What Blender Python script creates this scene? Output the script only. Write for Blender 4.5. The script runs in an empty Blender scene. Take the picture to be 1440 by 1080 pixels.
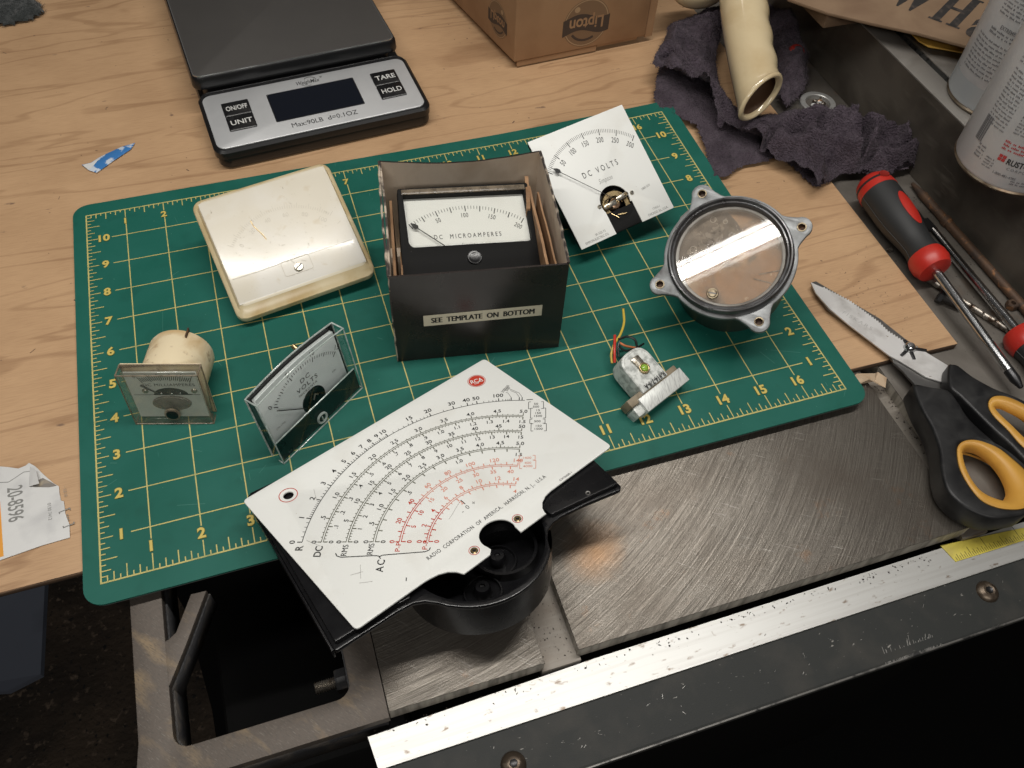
import bpy, bmesh, math, random
from mathutils import Vector, Matrix, noise
random.seed(7)
D = bpy.data; SC = bpy.context.scene; COL = SC.collection
PI = math.pi
# ------------------------------------------------------------------ camera (1 unit = 1 inch)
SC.unit_settings.system = 'IMPERIAL'; SC.unit_settings.scale_length = 0.0254
CAM = Vector((5.08729171, -8.7627144, 16.12014658))
RX = Vector((0.95093557, -0.3070774, 0.03774924))
RY = Vector((-0.22578665, -0.7722084, -0.59389779))
RZ = Vector((0.21152287, 0.55623526, -0.80365441))
FOC = 1189.25989
cd = D.cameras.new('camera'); cam = D.objects.new('camera', cd); COL.objects.link(cam)
cd.sensor_width = 36; cd.lens = FOC / 1440 * 36; cd.clip_start = 0.1; cd.clip_end = 1000
cam.matrix_world = Matrix(((RX.x, -RY.x, -RZ.x, CAM.x), (RX.y, -RY.y, -RZ.y, CAM.y), (RX.z, -RY.z, -RZ.z, CAM.z), (0, 0, 0, 1)))
cd.dof.use_dof = True; cd.dof.focus_distance = 20.5; cd.dof.aperture_fstop = 8.0
SC.camera = cam
SC.render.resolution_x = 1024; SC.render.resolution_y = 768
# ------------------------------------------------------------------ light: two shop tubes over the bench, a second fixture further off
w = D.worlds.new('World'); SC.world = w; w.use_nodes = True
w.node_tree.nodes['Background'].inputs[0].default_value = (1.0, 0.95, 0.89, 1)
w.node_tree.nodes['Background'].inputs[1].default_value = 0.04
def tube_light(name, loc, sx, sy, watts, col, rot=(0, 0, 0)):
    l = D.lights.new(name, 'AREA'); l.shape = 'RECTANGLE'; l.size = sx; l.size_y = sy; l.energy = watts; l.color = col
    o = D.objects.new(name, l); COL.objects.link(o); o.location = loc; o.rotation_euler = rot
    return o
TC = (1.0, 0.965, 0.91)
tube_light('shop_tube', (8, 5.05, 38), 44, 0.30, 1900, TC, (0, 0, math.radians(-3)))
tube_light('shop_tube', (8, 4.40, 38), 44, 0.80, 10300, TC, (0, 0, math.radians(-3)))
tube_light('shop_tube', (8, 3.72, 38), 44, 0.26, 500, TC, (0, 0, math.radians(-3)))
tube_light('front_fixture', (-4, -60, 52), 60, 6, 17000, TC, (math.radians(50), 0, 0))
tube_light('far_fixture', (30, 60, 70), 48, 4, 1800, (1.0, 0.90, 0.80), (math.radians(-38), 0, 0))
SC.view_settings.view_transform = 'Standard'; SC.view_settings.look = 'None'
SC.view_settings.exposure = 0.0; SC.view_settings.gamma = 1.0
SC.cycles.max_bounces = 8; SC.cycles.transparent_max_bounces = 16

def at(px, py, z=0.0):
    "point of the place at height z that the photograph shows at (px, py)"
    d = RX * ((px - 720) / FOC) + RY * ((py - 540) / FOC) + RZ
    return CAM + d * ((z - CAM.z) / d.z)
# ------------------------------------------------------------------ materials
def material(name, color, rough=0.5, metal=0.0, layers=(), bump=None, coat=0.0, coat_rough=0.1, spec=0.5, sheen=0.0, stretch=(1, 1, 1), rot=0.0, rough_var=None, alpha=None, aniso=None):
    m = D.materials.new(name); m.use_nodes = True; nt = m.node_tree; N = nt.nodes; L = nt.links
    b = N['Principled BSDF']
    b.inputs['Roughness'].default_value = rough; b.inputs['Metallic'].default_value = metal
    b.inputs['Coat Weight'].default_value = coat; b.inputs['Coat Roughness'].default_value = coat_rough
    b.inputs['Specular IOR Level'].default_value = spec
    if sheen:
        b.inputs['Sheen Weight'].default_value = sheen; b.inputs['Sheen Roughness'].default_value = 0.5
    tc = N.new('ShaderNodeTexCoord'); mp = N.new('ShaderNodeMapping'); mp.inputs['Scale'].default_value = stretch
    mp.inputs['Rotation'].default_value = (0, 0, rot)
    L.new(tc.outputs['Object'], mp.inputs['Vector'])
    def nz(scale, detail=4, st=None, dist=0.0, w=0):
        n = N.new('ShaderNodeTexNoise'); n.inputs['Scale'].default_value = scale; n.inputs['Detail'].default_value = detail
        n.inputs['Distortion'].default_value = dist
        src = mp.outputs[0]
        if st or w:
            m2 = N.new('ShaderNodeMapping'); m2.inputs['Scale'].default_value = st or (1, 1, 1); m2.inputs['Location'].default_value = (w * 3.7, w * 1.9, w)
            L.new(src, m2.inputs['Vector']); src = m2.outputs[0]
        L.new(src, n.inputs['Vector']); return n.outputs['Fac']
    cur = None
    for i, ly in enumerate(layers):
        c2, scale, lo, hi = ly[:4]; det = ly[4] if len(ly) > 4 else 4; st = ly[5] if len(ly) > 5 else None; amt = ly[6] if len(ly) > 6 else 1.0
        f = nz(scale, det, st, 0.3, i + 1)
        mr = N.new('ShaderNodeMapRange'); mr.inputs[1].default_value = lo; mr.inputs[2].default_value = hi; mr.inputs[4].default_value = amt
        L.new(f, mr.inputs[0])
        mx = N.new('ShaderNodeMix'); mx.data_type = 'RGBA'
        L.new(mr.outputs[0], mx.inputs[0])
        if cur is None: mx.inputs[6].default_value = (*color, 1)
        else: L.new(cur, mx.inputs[6])
        mx.inputs[7].default_value = (*c2, 1); cur = mx.outputs[2]
    if cur is None: b.inputs['Base Color'].default_value = (*color, 1)
    else: L.new(cur, b.inputs['Base Color'])
    if rough_var:
        f = nz(rough_var[0], 4, None, 0, 9); mr = N.new('ShaderNodeMapRange'); mr.inputs[1].default_value = 0.3; mr.inputs[2].default_value = 0.7
        mr.inputs[3].default_value = rough_var[1]; mr.inputs[4].default_value = rough_var[2]; L.new(f, mr.inputs[0]); L.new(mr.outputs[0], b.inputs['Roughness'])
    if bump:
        bp_ = N.new('ShaderNodeBump'); bp_.inputs['Strength'].default_value = bump[1]; bp_.inputs['Distance'].default_value = bump[2] if len(bump) > 2 else 0.01
        L.new(nz(bump[0], 6, bump[3] if len(bump) > 3 else None, 0, 5), bp_.inputs['Height']); L.new(bp_.outputs[0], b.inputs['Normal'])
    if alpha is not None:
        b.inputs['Alpha'].default_value = alpha
    return m
def clear_plastic(name, tint=(0.93, 0.96, 0.95), rough=0.06, base=0.04, haze=None):
    m = D.materials.new(name); m.use_nodes = True; nt = m.node_tree; N = nt.nodes; L = nt.links
    N.remove(N['Principled BSDF']); out = N['Material Output']
    t = N.new('ShaderNodeBsdfTransparent'); t.inputs[0].default_value = (*tint, 1)
    g = N.new('ShaderNodeBsdfGlossy'); g.inputs['Roughness'].default_value = rough
    fr = N.new('ShaderNodeFresnel'); fr.inputs[0].default_value = 1.5
    ge = N.new('ShaderNodeNewGeometry'); iv = N.new('ShaderNodeMath'); iv.operation = 'SUBTRACT'; iv.inputs[0].default_value = 1.0; L.new(ge.outputs['Backfacing'], iv.inputs[1])
    fm = N.new('ShaderNodeMath'); fm.operation = 'MULTIPLY'; L.new(fr.outputs[0], fm.inputs[0]); L.new(iv.outputs[0], fm.inputs[1])
    mx = N.new('ShaderNodeMixShader'); L.new(fm.outputs[0], mx.inputs[0]); L.new(t.outputs[0], mx.inputs[1]); L.new(g.outputs[0], mx.inputs[2])
    last = mx
    if haze:
        d = N.new('ShaderNodeBsdfDiffuse'); d.inputs[0].default_value = (*haze[0], 1)
        mx2 = N.new('ShaderNodeMixShader')
        tc = N.new('ShaderNodeTexCoord'); n = N.new('ShaderNodeTexNoise'); n.inputs['Scale'].default_value = haze[2]; n.inputs['Detail'].default_value = 6
        mr = N.new('ShaderNodeMapRange'); mr.inputs[1].default_value = 0.35; mr.inputs[2].default_value = 0.75; mr.inputs[3].default_value = haze[1] * 0.4; mr.inputs[4].default_value = haze[1]
        L.new(tc.outputs['Object'], n.inputs['Vector']); L.new(n.outputs['Fac'], mr.inputs[0]); L.new(mr.outputs[0], mx2.inputs[0])
        L.new(mx.outputs[0], mx2.inputs[1]); L.new(d.outputs[0], mx2.inputs[2]); last = mx2
    L.new(last.outputs[0], out.inputs['Surface'])
    return m
def plywood_material(name, light, dark, seed=0):
    m = D.materials.new(name); m.use_nodes = True; nt = m.node_tree; N = nt.nodes; L = nt.links; b = N['Principled BSDF']
    tc = N.new('ShaderNodeTexCoord'); mp = N.new('ShaderNodeMapping'); mp.inputs['Scale'].default_value = (0.07, 0.50, 0.3); mp.inputs['Location'].default_value = (seed, seed * 2, 0)
    mp.inputs['Rotation'].default_value = (0, 0, math.radians(-3))
    L.new(tc.outputs['Object'], mp.inputs[0])
    n1 = N.new('ShaderNodeTexNoise'); n1.inputs['Scale'].default_value = 0.9; n1.inputs['Detail'].default_value = 3; n1.inputs['Distortion'].default_value = 0.6; L.new(mp.outputs[0], n1.inputs[0])
    mu = N.new('ShaderNodeMath'); mu.operation = 'MULTIPLY'; mu.inputs[1].default_value = 52; L.new(n1.outputs['Fac'], mu.inputs[0])
    sn = N.new('ShaderNodeMath'); sn.operation = 'SINE'; L.new(mu.outputs[0], sn.inputs[0])
    n2 = N.new('ShaderNodeTexNoise'); n2.inputs['Scale'].default_value = 3; n2.inputs['Detail'].default_value = 7; n2.inputs['Roughness'].default_value = 0.7; L.new(mp.outputs[0], n2.inputs[0])
    n3 = N.new('ShaderNodeTexNoise'); n3.inputs['Scale'].default_value = 0.35; n3.inputs['Detail'].default_value = 2; L.new(tc.outputs['Object'], n3.inputs[0])
    mp2 = N.new('ShaderNodeMapping'); mp2.inputs['Scale'].default_value = (1.6, 34, 1); L.new(tc.outputs['Object'], mp2.inputs[0])
    n4 = N.new('ShaderNodeTexNoise'); n4.inputs['Scale'].default_value = 1.5; n4.inputs['Detail'].default_value = 4; L.new(mp2.outputs[0], n4.inputs[0])
    r1 = N.new('ShaderNodeMapRange'); r1.inputs[1].default_value = 0.70; r1.inputs[2].default_value = 1.0; r1.inputs[4].default_value = 0.62; L.new(sn.outputs[0], r1.inputs[0])
    a1 = N.new('ShaderNodeMath'); a1.operation = 'MULTIPLY'; L.new(r1.outputs[0], a1.inputs[0]); L.new(n2.outputs['Fac'], a1.inputs[1])
    r3 = N.new('ShaderNodeMapRange'); r3.inputs[1].default_value = 0.35; r3.inputs[2].default_value = 0.75; r3.inputs[4].default_value = 0.28; L.new(n3.outputs['Fac'], r3.inputs[0])
    r2 = N.new('ShaderNodeMapRange'); r2.inputs[1].default_value = 0.4; r2.inputs[2].default_value = 0.8; r2.inputs[4].default_value = 0.16; L.new(n2.outputs['Fac'], r2.inputs[0])
    r4 = N.new('ShaderNodeMapRange'); r4.inputs[1].default_value = 0.45; r4.inputs[2].default_value = 0.8; r4.inputs[4].default_value = 0.34; L.new(n4.outputs['Fac'], r4.inputs[0])
    s = a1.outputs[0]
    for o in (r3.outputs[0], r2.outputs[0], r4.outputs[0]):
        ad = N.new('ShaderNodeMath'); ad.operation = 'ADD'; L.new(s, ad.inputs[0]); L.new(o, ad.inputs[1]); s = ad.outputs[0]
    mx = N.new('ShaderNodeMix'); mx.data_type = 'RGBA'; mx.inputs[6].default_value = (*light, 1); mx.inputs[7].default_value = (*dark, 1); L.new(s, mx.inputs[0])
    cur = mx.outputs[2]
    for sc, lo, hi, c, st in ((5.0, 0.73, 0.78, (0.06, 0.04, 0.03), (1, 1, 1)), (1.6, 0.70, 0.76, (0.16, 0.10, 0.07), (1, 2, 1)), (14, 0.745, 0.79, (0.05, 0.035, 0.03), (1, 1, 1))):
        mp3 = N.new('ShaderNodeMapping'); mp3.inputs['Scale'].default_value = st; mp3.inputs['Location'].default_value = (sc + seed, 2, 3); L.new(tc.outputs['Object'], mp3.inputs[0])
        q = N.new('ShaderNodeTexNoise'); q.inputs['Scale'].default_value = sc; q.inputs['Detail'].default_value = 5; L.new(mp3.outputs[0], q.inputs[0])
        r = N.new('ShaderNodeMapRange'); r.inputs[1].default_value = lo; r.inputs[2].default_value = hi; r.inputs[4].default_value = 0.8; L.new(q.outputs['Fac'], r.inputs[0])
        m2 = N.new('ShaderNodeMix'); m2.data_type = 'RGBA'; L.new(cur, m2.inputs[6]); m2.inputs[7].default_value = (*c, 1); L.new(r.outputs[0], m2.inputs[0]); cur = m2.outputs[2]
    L.new(cur, b.inputs['Base Color']); b.inputs['Roughness'].default_value = 0.55
    bp_ = N.new('ShaderNodeBump'); bp_.inputs['Strength'].default_value = 0.25; bp_.inputs['Distance'].default_value = 0.01; L.new(n4.outputs['Fac'], bp_.inputs['Height']); L.new(bp_.outputs[0], b.inputs['Normal'])
    return m
def ground_steel(name, cx, cy, base=(0.245, 0.222, 0.192), dark=(0.100, 0.088, 0.075), light=(0.52, 0.50, 0.46), rough=(0.33, 0.5)):
    "iron with arc shaped grinding marks about (cx, cy), rust and old scratches"
    m = D.materials.new(name); m.use_nodes = True; nt = m.node_tree; N = nt.nodes; L = nt.links; b = N['Principled BSDF']
    tc = N.new('ShaderNodeTexCoord'); mp = N.new('ShaderNodeMapping'); mp.inputs['Location'].default_value = (-cx, -cy, 0); L.new(tc.outputs['Object'], mp.inputs[0])
    sx = N.new('ShaderNodeSeparateXYZ'); L.new(mp.outputs[0], sx.inputs[0])
    ln = N.new('ShaderNodeVectorMath'); ln.operation = 'LENGTH'; L.new(mp.outputs[0], ln.inputs[0])
    an = N.new('ShaderNodeMath'); an.operation = 'ARCTAN2'; L.new(sx.outputs[1], an.inputs[0]); L.new(sx.outputs[0], an.inputs[1])
    def polar(fr, fa, det, seed):
        c = N.new('ShaderNodeCombineXYZ')
        a = N.new('ShaderNodeMath'); a.operation = 'MULTIPLY'; a.inputs[1].default_value = fr; L.new(ln.outputs['Value'], a.inputs[0])
        e = N.new('ShaderNodeMath'); e.operation = 'MULTIPLY'; e.inputs[1].default_value = fa; L.new(an.outputs[0], e.inputs[0])
        L.new(a.outputs[0], c.inputs[0]); L.new(e.outputs[0], c.inputs[1]); c.inputs[2].default_value = seed
        n = N.new('ShaderNodeTexNoise'); n.inputs['Scale'].default_value = 1; n.inputs['Detail'].default_value = det; n.inputs['Roughness'].default_value = 0.75; L.new(c.outputs[0], n.inputs[0]); return n.outputs['Fac']
    g = polar(30, 8, 7, 0); g2 = polar(7, 3, 4, 4.4); g3 = polar(75, 16, 3, 8.8)
    def cross(cx2, cy2, fr, fa, seed):
        mq = N.new('ShaderNodeMapping'); mq.inputs['Location'].default_value = (-cx2, -cy2, 0); L.new(tc.outputs['Object'], mq.inputs[0])
        sq = N.new('ShaderNodeSeparateXYZ'); L.new(mq.outputs[0], sq.inputs[0]); lq = N.new('ShaderNodeVectorMath'); lq.operation = 'LENGTH'; L.new(mq.outputs[0], lq.inputs[0])
        aq = N.new('ShaderNodeMath'); aq.operation = 'ARCTAN2'; L.new(sq.outputs[1], aq.inputs[0]); L.new(sq.outputs[0], aq.inputs[1])
        c = N.new('ShaderNodeCombineXYZ'); m1 = N.new('ShaderNodeMath'); m1.operation = 'MULTIPLY'; m1.inputs[1].default_value = fr; L.new(lq.outputs['Value'], m1.inputs[0]); m2 = N.new('ShaderNodeMath'); m2.operation = 'MULTIPLY'; m2.inputs[1].default_value = fa; L.new(aq.outputs[0], m2.inputs[0])
        L.new(m1.outputs[0], c.inputs[0]); L.new(m2.outputs[0], c.inputs[1]); c.inputs[2].default_value = seed
        n = N.new('ShaderNodeTexNoise'); n.inputs['Scale'].default_value = 1; n.inputs['Detail'].default_value = 4; n.inputs['Roughness'].default_value = 0.7; L.new(c.outputs[0], n.inputs[0]); return n.outputs['Fac']
    g4 = cross(cx + 22, cy + 8, 26, 26, 2.2); g5 = cross(cx - 9, cy - 22, 34, 60, 5.1)
    def rng(s, lo, hi, a=0.0, z=1.0):
        r = N.new('ShaderNodeMapRange'); r.inputs[1].default_value = lo; r.inputs[2].default_value = hi; r.inputs[3].default_value = a; r.inputs[4].default_value = z; L.new(s, r.inputs[0]); return r.outputs[0]
    def mix(f, a, c):
        x = N.new('ShaderNodeMix'); x.data_type = 'RGBA'; L.new(f, x.inputs[0])
        for v, i in ((a, 6), (c, 7)):
            if isinstance(v, tuple): x.inputs[i].default_value = (*v, 1)
            else: L.new(v, x.inputs[i])
        return x.outputs[2]
    c = mix(rng(g, 0.34, 0.60), dark, base); c = mix(rng(g3, 0.60, 0.80, 0, 0.6), c, light); c = mix(rng(g2, 0.45, 0.7, 0, 0.35), c, dark); c = mix(rng(g4, 0.62, 0.72, 0, 0.5), c, light); c = mix(rng(g5, 0.64, 0.74, 0, 0.4), c, light); c = mix(rng(g4, 0.40, 0.30, 0, 0.5), c, dark)
    n5 = N.new('ShaderNodeTexNoise'); n5.inputs['Scale'].default_value = 0.55; n5.inputs['Detail'].default_value = 6; L.new(tc.outputs['Object'], n5.inputs[0])
    c = mix(rng(n5.outputs['Fac'], 0.45, 0.7, 0, 0.6), c, (0.13, 0.108, 0.088))
    n6 = N.new('ShaderNodeTexNoise'); n6.inputs['Scale'].default_value = 1.1; n6.inputs['Detail'].default_value = 8; n6.inputs['Roughness'].default_value = 0.7
    mp6 = N.new('ShaderNodeMapping'); mp6.inputs['Location'].default_value = (4.1, 7.7, 0); L.new(tc.outputs['Object'], mp6.inputs[0]); L.new(mp6.outputs[0], n6.inputs[0])
    c = mix(rng(n6.outputs['Fac'], 0.62, 0.78, 0, 0.6), c, (0.28, 0.13, 0.05))
    ds = N.new('ShaderNodeVectorMath'); ds.operation = 'DISTANCE'; L.new(tc.outputs['Object'], ds.inputs[0]); ds.inputs[1].default_value = (9.75, -2.05, -0.3)
    sm_ = N.new('ShaderNodeMath'); sm_.operation = 'MULTIPLY_ADD'; L.new(n6.outputs['Fac'], sm_.inputs[0]); sm_.inputs[1].default_value = -0.9; L.new(ds.outputs['Value'], sm_.inputs[2])
    c = mix(rng(sm_.outputs[0], -0.35, 0.35, 0.55, 0), c, (0.36, 0.19, 0.08))
    # stray scratches
    for k, ang in enumerate((0.6, -0.9, 1.3)):
        mp7 = N.new('ShaderNodeMapping'); mp7.inputs['Rotation'].default_value = (0, 0, ang); mp7.inputs['Scale'].default_value = (0.2, 22, 1); mp7.inputs['Location'].default_value = (k, 3 * k, 0); L.new(tc.outputs['Object'], mp7.inputs[0])
        n7 = N.new('ShaderNodeTexNoise'); n7.inputs['Scale'].default_value = 1.6; n7.inputs['Detail'].default_value = 2; L.new(mp7.outputs[0], n7.inputs[0])
        c = mix(rng(n7.outputs['Fac'], 0.77, 0.79, 0, 0.4), c, light)
    L.new(c, b.inputs['Base Color']); b.inputs['Metallic'].default_value = 0.75
    L.new(rng(g, 0.35, 0.65, rough[1], rough[0]), b.inputs['Roughness'])
    bp_ = N.new('ShaderNodeBump'); bp_.inputs['Strength'].default_value = 0.8; bp_.inputs['Distance'].default_value = 0.010; L.new(g, bp_.inputs['Height']); L.new(bp_.outputs[0], b.inputs['Normal'])
    return m
MT = {}
MT['mat_green'] = material('cutting_mat_green', (0.007, 0.108, 0.080), 0.55, spec=0.3, layers=[((0.014, 0.126, 0.098), 0.6, 0.35, 0.7), ((0.005, 0.075, 0.055), 1.7, 0.55, 0.8, 6, None, 0.5), ((0.06, 0.24, 0.19), 9, 0.70, 0.78, 5, (1, 0.12, 1), 0.35), ((0.10, 0.27, 0.22), 16, 0.745, 0.79, 4, None, 0.8)], bump=(90, 0.25, 0.004))
MT['mat_edge'] = material('mat_edge_grey', (0.10, 0.10, 0.095), 0.7)
MT['yellow'] = material('mat_print_yellow', (0.56, 0.49, 0.17), 0.6, layers=[((0.30, 0.33, 0.13), 3, 0.5, 0.75)])
MT['yellow_digit'] = material('mat_digit_yellow', (0.62, 0.48, 0.12), 0.6)
MT['brown_rim'] = material('mat_print_rim', (0.16, 0.16, 0.02), 0.6)  # brown rim around the yellow digits
MT['plywood'] = plywood_material('plywood_face', (0.57, 0.365, 0.205), (0.27, 0.145, 0.07), 2)
MT['ply_edge'] = material('plywood_edge', (0.20, 0.12, 0.07), 0.8, layers=[((0.07, 0.045, 0.03), 3, 0.4, 0.6, 4, (0.3, 1, 12))])
MT['steel'] = ground_steel('ground_table_iron', 3.8, 9.0)
MT['steel_dull'] = material('dull_table_iron', (0.15, 0.135, 0.118), 0.55, 0.4, layers=[((0.09, 0.078, 0.065), 0.8, 0.4, 0.7, 6), ((0.22, 0.11, 0.05), 1.3, 0.64, 0.8, 8, None, 0.5), ((0.05, 0.045, 0.04), 12, 0.68, 0.78, 4)], bump=(25, 0.3, 0.005))
MT['steel_side'] = material('rail_lit_edge_iron', (0.36, 0.33, 0.28), 0.5, 0.1, layers=[((0.16, 0.145, 0.12), 7, 0.4, 0.65, 5, (1, 1, 0.1))])  # edge colour raised to stand in for light bounced off the rail
MT['slot'] = material('miter_slot_floor', (0.24, 0.215, 0.185), 0.55, 0.4, layers=[((0.14, 0.10, 0.07), 0.9, 0.5, 0.75, 7, None, 0.7), ((0.30, 0.28, 0.25), 3, 0.5, 0.8, 3, (0.3, 4, 1), 0.6)], bump=(12, 0.3, 0.01))
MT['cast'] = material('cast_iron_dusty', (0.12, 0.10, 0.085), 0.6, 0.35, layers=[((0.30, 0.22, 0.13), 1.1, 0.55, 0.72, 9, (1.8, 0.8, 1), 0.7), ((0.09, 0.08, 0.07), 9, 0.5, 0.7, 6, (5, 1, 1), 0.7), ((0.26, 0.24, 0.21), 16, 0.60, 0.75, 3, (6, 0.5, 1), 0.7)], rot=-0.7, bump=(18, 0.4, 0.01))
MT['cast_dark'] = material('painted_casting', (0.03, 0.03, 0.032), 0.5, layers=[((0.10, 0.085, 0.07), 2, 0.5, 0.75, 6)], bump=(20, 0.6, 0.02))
MT['alu'] = material('rail_aluminium', (0.52, 0.52, 0.505), 0.42, 0.6, layers=[((0.42, 0.41, 0.39), 2.2, 0.45, 0.75, 5, (0.15, 6, 1), 0.7), ((0.20, 0.15, 0.11), 3.5, 0.63, 0.72, 8, (1, 2.2, 1), 0.9), ((0.10, 0.09, 0.08), 16, 0.70, 0.76, 5, (0.6, 1, 1), 0.9)], bump=(10, 0.25, 0.004, (0.1, 6, 1)))
MT['black_steel'] = material('blackened_angle', (0.030, 0.032, 0.031), 0.55, 0.0, spec=0.25, layers=[((0.06, 0.056, 0.05), 1.2, 0.5, 0.9, 7), ((0.28, 0.27, 0.25), 14, 0.69, 0.75, 4, (0.5, 1, 1))], bump=(30, 0.35, 0.006))
MT['worn_edge'] = material('worn_steel_edge', (0.42, 0.41, 0.39), 0.4, 0.9, layers=[((0.1, 0.1, 0.1), 4, 0.5, 0.65, 5)])
MT['bolt'] = material('bolt_rusty_brown', (0.10, 0.075, 0.055), 0.42, 0.7, layers=[((0.25, 0.2, 0.15), 5, 0.5, 0.7)])
MT['floor'] = material('shop_floor', (0.065, 0.046, 0.031), 0.9, layers=[((0.025, 0.018, 0.013), 0.2, 0.4, 0.6, 6), ((0.15, 0.11, 0.08), 2.6, 0.60, 0.72, 8), ((0.01, 0.01, 0.01), 3.5, 0.6, 0.7, 5)], bump=(3, 0.8, 0.2))
MT['blue_panel'] = material('blue_grey_panel', (0.07, 0.08, 0.105), 0.45, layers=[((0.03, 0.035, 0.045), 0.4, 0.5, 0.7)])
MT['black'] = material('black_bakelite', (0.006, 0.006, 0.007), 0.30, layers=[((0.05, 0.05, 0.05), 30, 0.72, 0.78, 3)], rough_var=(1.5, 0.20, 0.34), bump=(60, 0.05, 0.002))
MT['black_matt'] = material('black_crackle', (0.007, 0.007, 0.007), 0.7, spec=0.2, layers=[((0.16, 0.15, 0.13), 26, 0.73, 0.78, 3)], bump=(70, 0.4, 0.005))
MT['enamel'] = material('white_dial_enamel', (0.84, 0.85, 0.82), 0.42, layers=[((0.74, 0.73, 0.68), 0.8, 0.55, 0.85, 5), ((0.45, 0.38, 0.30), 9, 0.745, 0.80, 5, None, 0.8)], spec=0.35)
MT['ink'] = material('dial_ink_black', (0.022, 0.022, 0.022), 0.6)
MT['ink_grey'] = material('dial_ink_faded', (0.22, 0.22, 0.21), 0.6)
MT['ink_olive'] = material('arc_ink_olive', (0.13, 0.13, 0.095), 0.6)
MT['ink_red'] = material('dial_ink_red', (0.55, 0.045, 0.02), 0.6)
MT['ink_red_faded'] = material('dial_ink_red_faded', (0.72, 0.30, 0.22), 0.6)
MT['scratch'] = material('plate_scratch', (0.45, 0.44, 0.42), 0.6)
MT['cream'] = material('yellowed_meter_cover', (0.70, 0.60, 0.42), 0.30, layers=[((0.78, 0.71, 0.55), 0.5, 0.4, 0.65), ((0.40, 0.30, 0.17), 7, 0.70, 0.78, 6)], coat=0.5, coat_rough=0.22)
MT['cream_dark'] = material('yellowed_rim', (0.66, 0.55, 0.34), 0.3, layers=[((0.52, 0.38, 0.18), 1.4, 0.45, 0.7)], coat=0.4, coat_rough=0.2)
MT['cream_face'] = material('cover_face_window', (0.72, 0.67, 0.56), 0.34, layers=[((0.78, 0.75, 0.68), 0.6, 0.4, 0.65), ((0.60, 0.50, 0.34), 3.2, 0.62, 0.76, 8, None, 0.5), ((0.30, 0.24, 0.16), 9, 0.72, 0.78, 6, (1, 0.4, 1), 0.8)], coat=0.65, coat_rough=0.16, bump=(14, 0.12, 0.01))
MT['cream_ink'] = material('cover_faint_print', (0.60, 0.56, 0.47), 0.4)
MT['ivory'] = material('ivory_barrel_grimy', (0.80, 0.68, 0.46), 0.55, layers=[((0.62, 0.45, 0.24), 1.6, 0.48, 0.68, 7), ((0.24, 0.14, 0.07), 4.0, 0.60, 0.72, 8, None, 0.85)], bump=(10, 0.3, 0.01))
MT['silver_dial'] = material('silver_grey_dial', (0.74, 0.77, 0.77), 0.5, 0.0, layers=[((0.66, 0.69, 0.69), 1.4, 0.4, 0.75, 5)])
MT['dial_white'] = material('pale_grey_dial', (0.62, 0.64, 0.63), 0.5)
MT['clear'] = clear_plastic('clear_cover', (0.975, 0.985, 0.98), 0.05)
MT['clear_old'] = clear_plastic('clear_cover_aged', (0.93, 0.93, 0.90), 0.12, haze=((0.60, 0.57, 0.50), 0.10, 3))
MT['clear_edge'] = clear_plastic('clear_cover_edge', (0.70, 0.78, 0.75), 0.1, haze=((0.66, 0.72, 0.69), 0.85, 6))
MT['clear_edge_old'] = clear_plastic('clear_edge_aged', (0.55, 0.52, 0.44), 0.2, haze=((0.42, 0.34, 0.25), 0.6, 5))
MT['glass'] = clear_plastic('meter_glass', (0.97, 0.97, 0.96), 0.02)
MT['chrome'] = material('chromed_steel', (0.58, 0.59, 0.60), 0.18, 1.0, layers=[((0.3, 0.3, 0.3), 3, 0.5, 0.8)])
MT['bezel'] = material('dark_bezel_ring', (0.15, 0.15, 0.155), 0.3, 0.8, layers=[((0.06, 0.056, 0.055), 1.5, 0.45, 0.8, 6)], rough_var=(3, 0.22, 0.45))
MT['zinc'] = material('cast_zinc_flange', (0.27, 0.28, 0.285), 0.45, 0.5, layers=[((0.14, 0.14, 0.14), 2.4, 0.45, 0.7, 7), ((0.4, 0.4, 0.4), 22, 0.68, 0.76, 4)], bump=(34, 0.35, 0.01))
MT['canister'] = material('dark_green_canister', (0.065, 0.072, 0.062), 0.42, layers=[((0.05, 0.055, 0.045), 1.2, 0.4, 0.7)])
MT['dial_brown'] = material('tarnished_back_plate', (0.36, 0.22, 0.13), 0.42, 0.25, layers=[((0.52, 0.38, 0.25), 1.1, 0.47, 0.60, 7), ((0.22, 0.18, 0.15), 1.7, 0.55, 0.66, 6), ((0.62, 0.54, 0.44), 4.2, 0.66, 0.72, 6)], bump=(5, 0.3, 0.01))
MT['stain_grey'] = material('grey_glass_stain', (0.15, 0.135, 0.12), 0.5, layers=[((0.30, 0.27, 0.23), 3, 0.5, 0.62, 6), ((0.5, 0.47, 0.43), 9, 0.64, 0.72, 5)])
MT['stain_light'] = material('pale_glass_stain', (0.42, 0.40, 0.37), 0.6, layers=[((0.14, 0.12, 0.10), 6, 0.5, 0.56, 6)])
MT['window'] = clear_plastic('canister_window', (0.93, 0.90, 0.86), 0.03, haze=((0.50, 0.44, 0.38), 0.30, 2.2))
MT['brass'] = material('aged_brass', (0.50, 0.38, 0.20), 0.3, 0.9, layers=[((0.2, 0.14, 0.08), 6, 0.5, 0.7)])
MT['screw'] = material('nickel_screw', (0.50, 0.47, 0.41), 0.28, 0.9, layers=[((0.2, 0.17, 0.12), 8, 0.5, 0.7)])
MT['screw_dark'] = material('tarnished_screw', (0.22, 0.18, 0.12), 0.4, 0.8, layers=[((0.08, 0.06, 0.04), 8, 0.45, 0.65)])
MT['galv'] = material('galvanised_can', (0.70, 0.72, 0.69), 0.45, 0.15, layers=[((0.36, 0.38, 0.36), 7, 0.45, 0.65, 6, (1, 1, 1)), ((0.64, 0.66, 0.64), 14, 0.6, 0.75, 4)], bump=(40, 0.2, 0.004))
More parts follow.
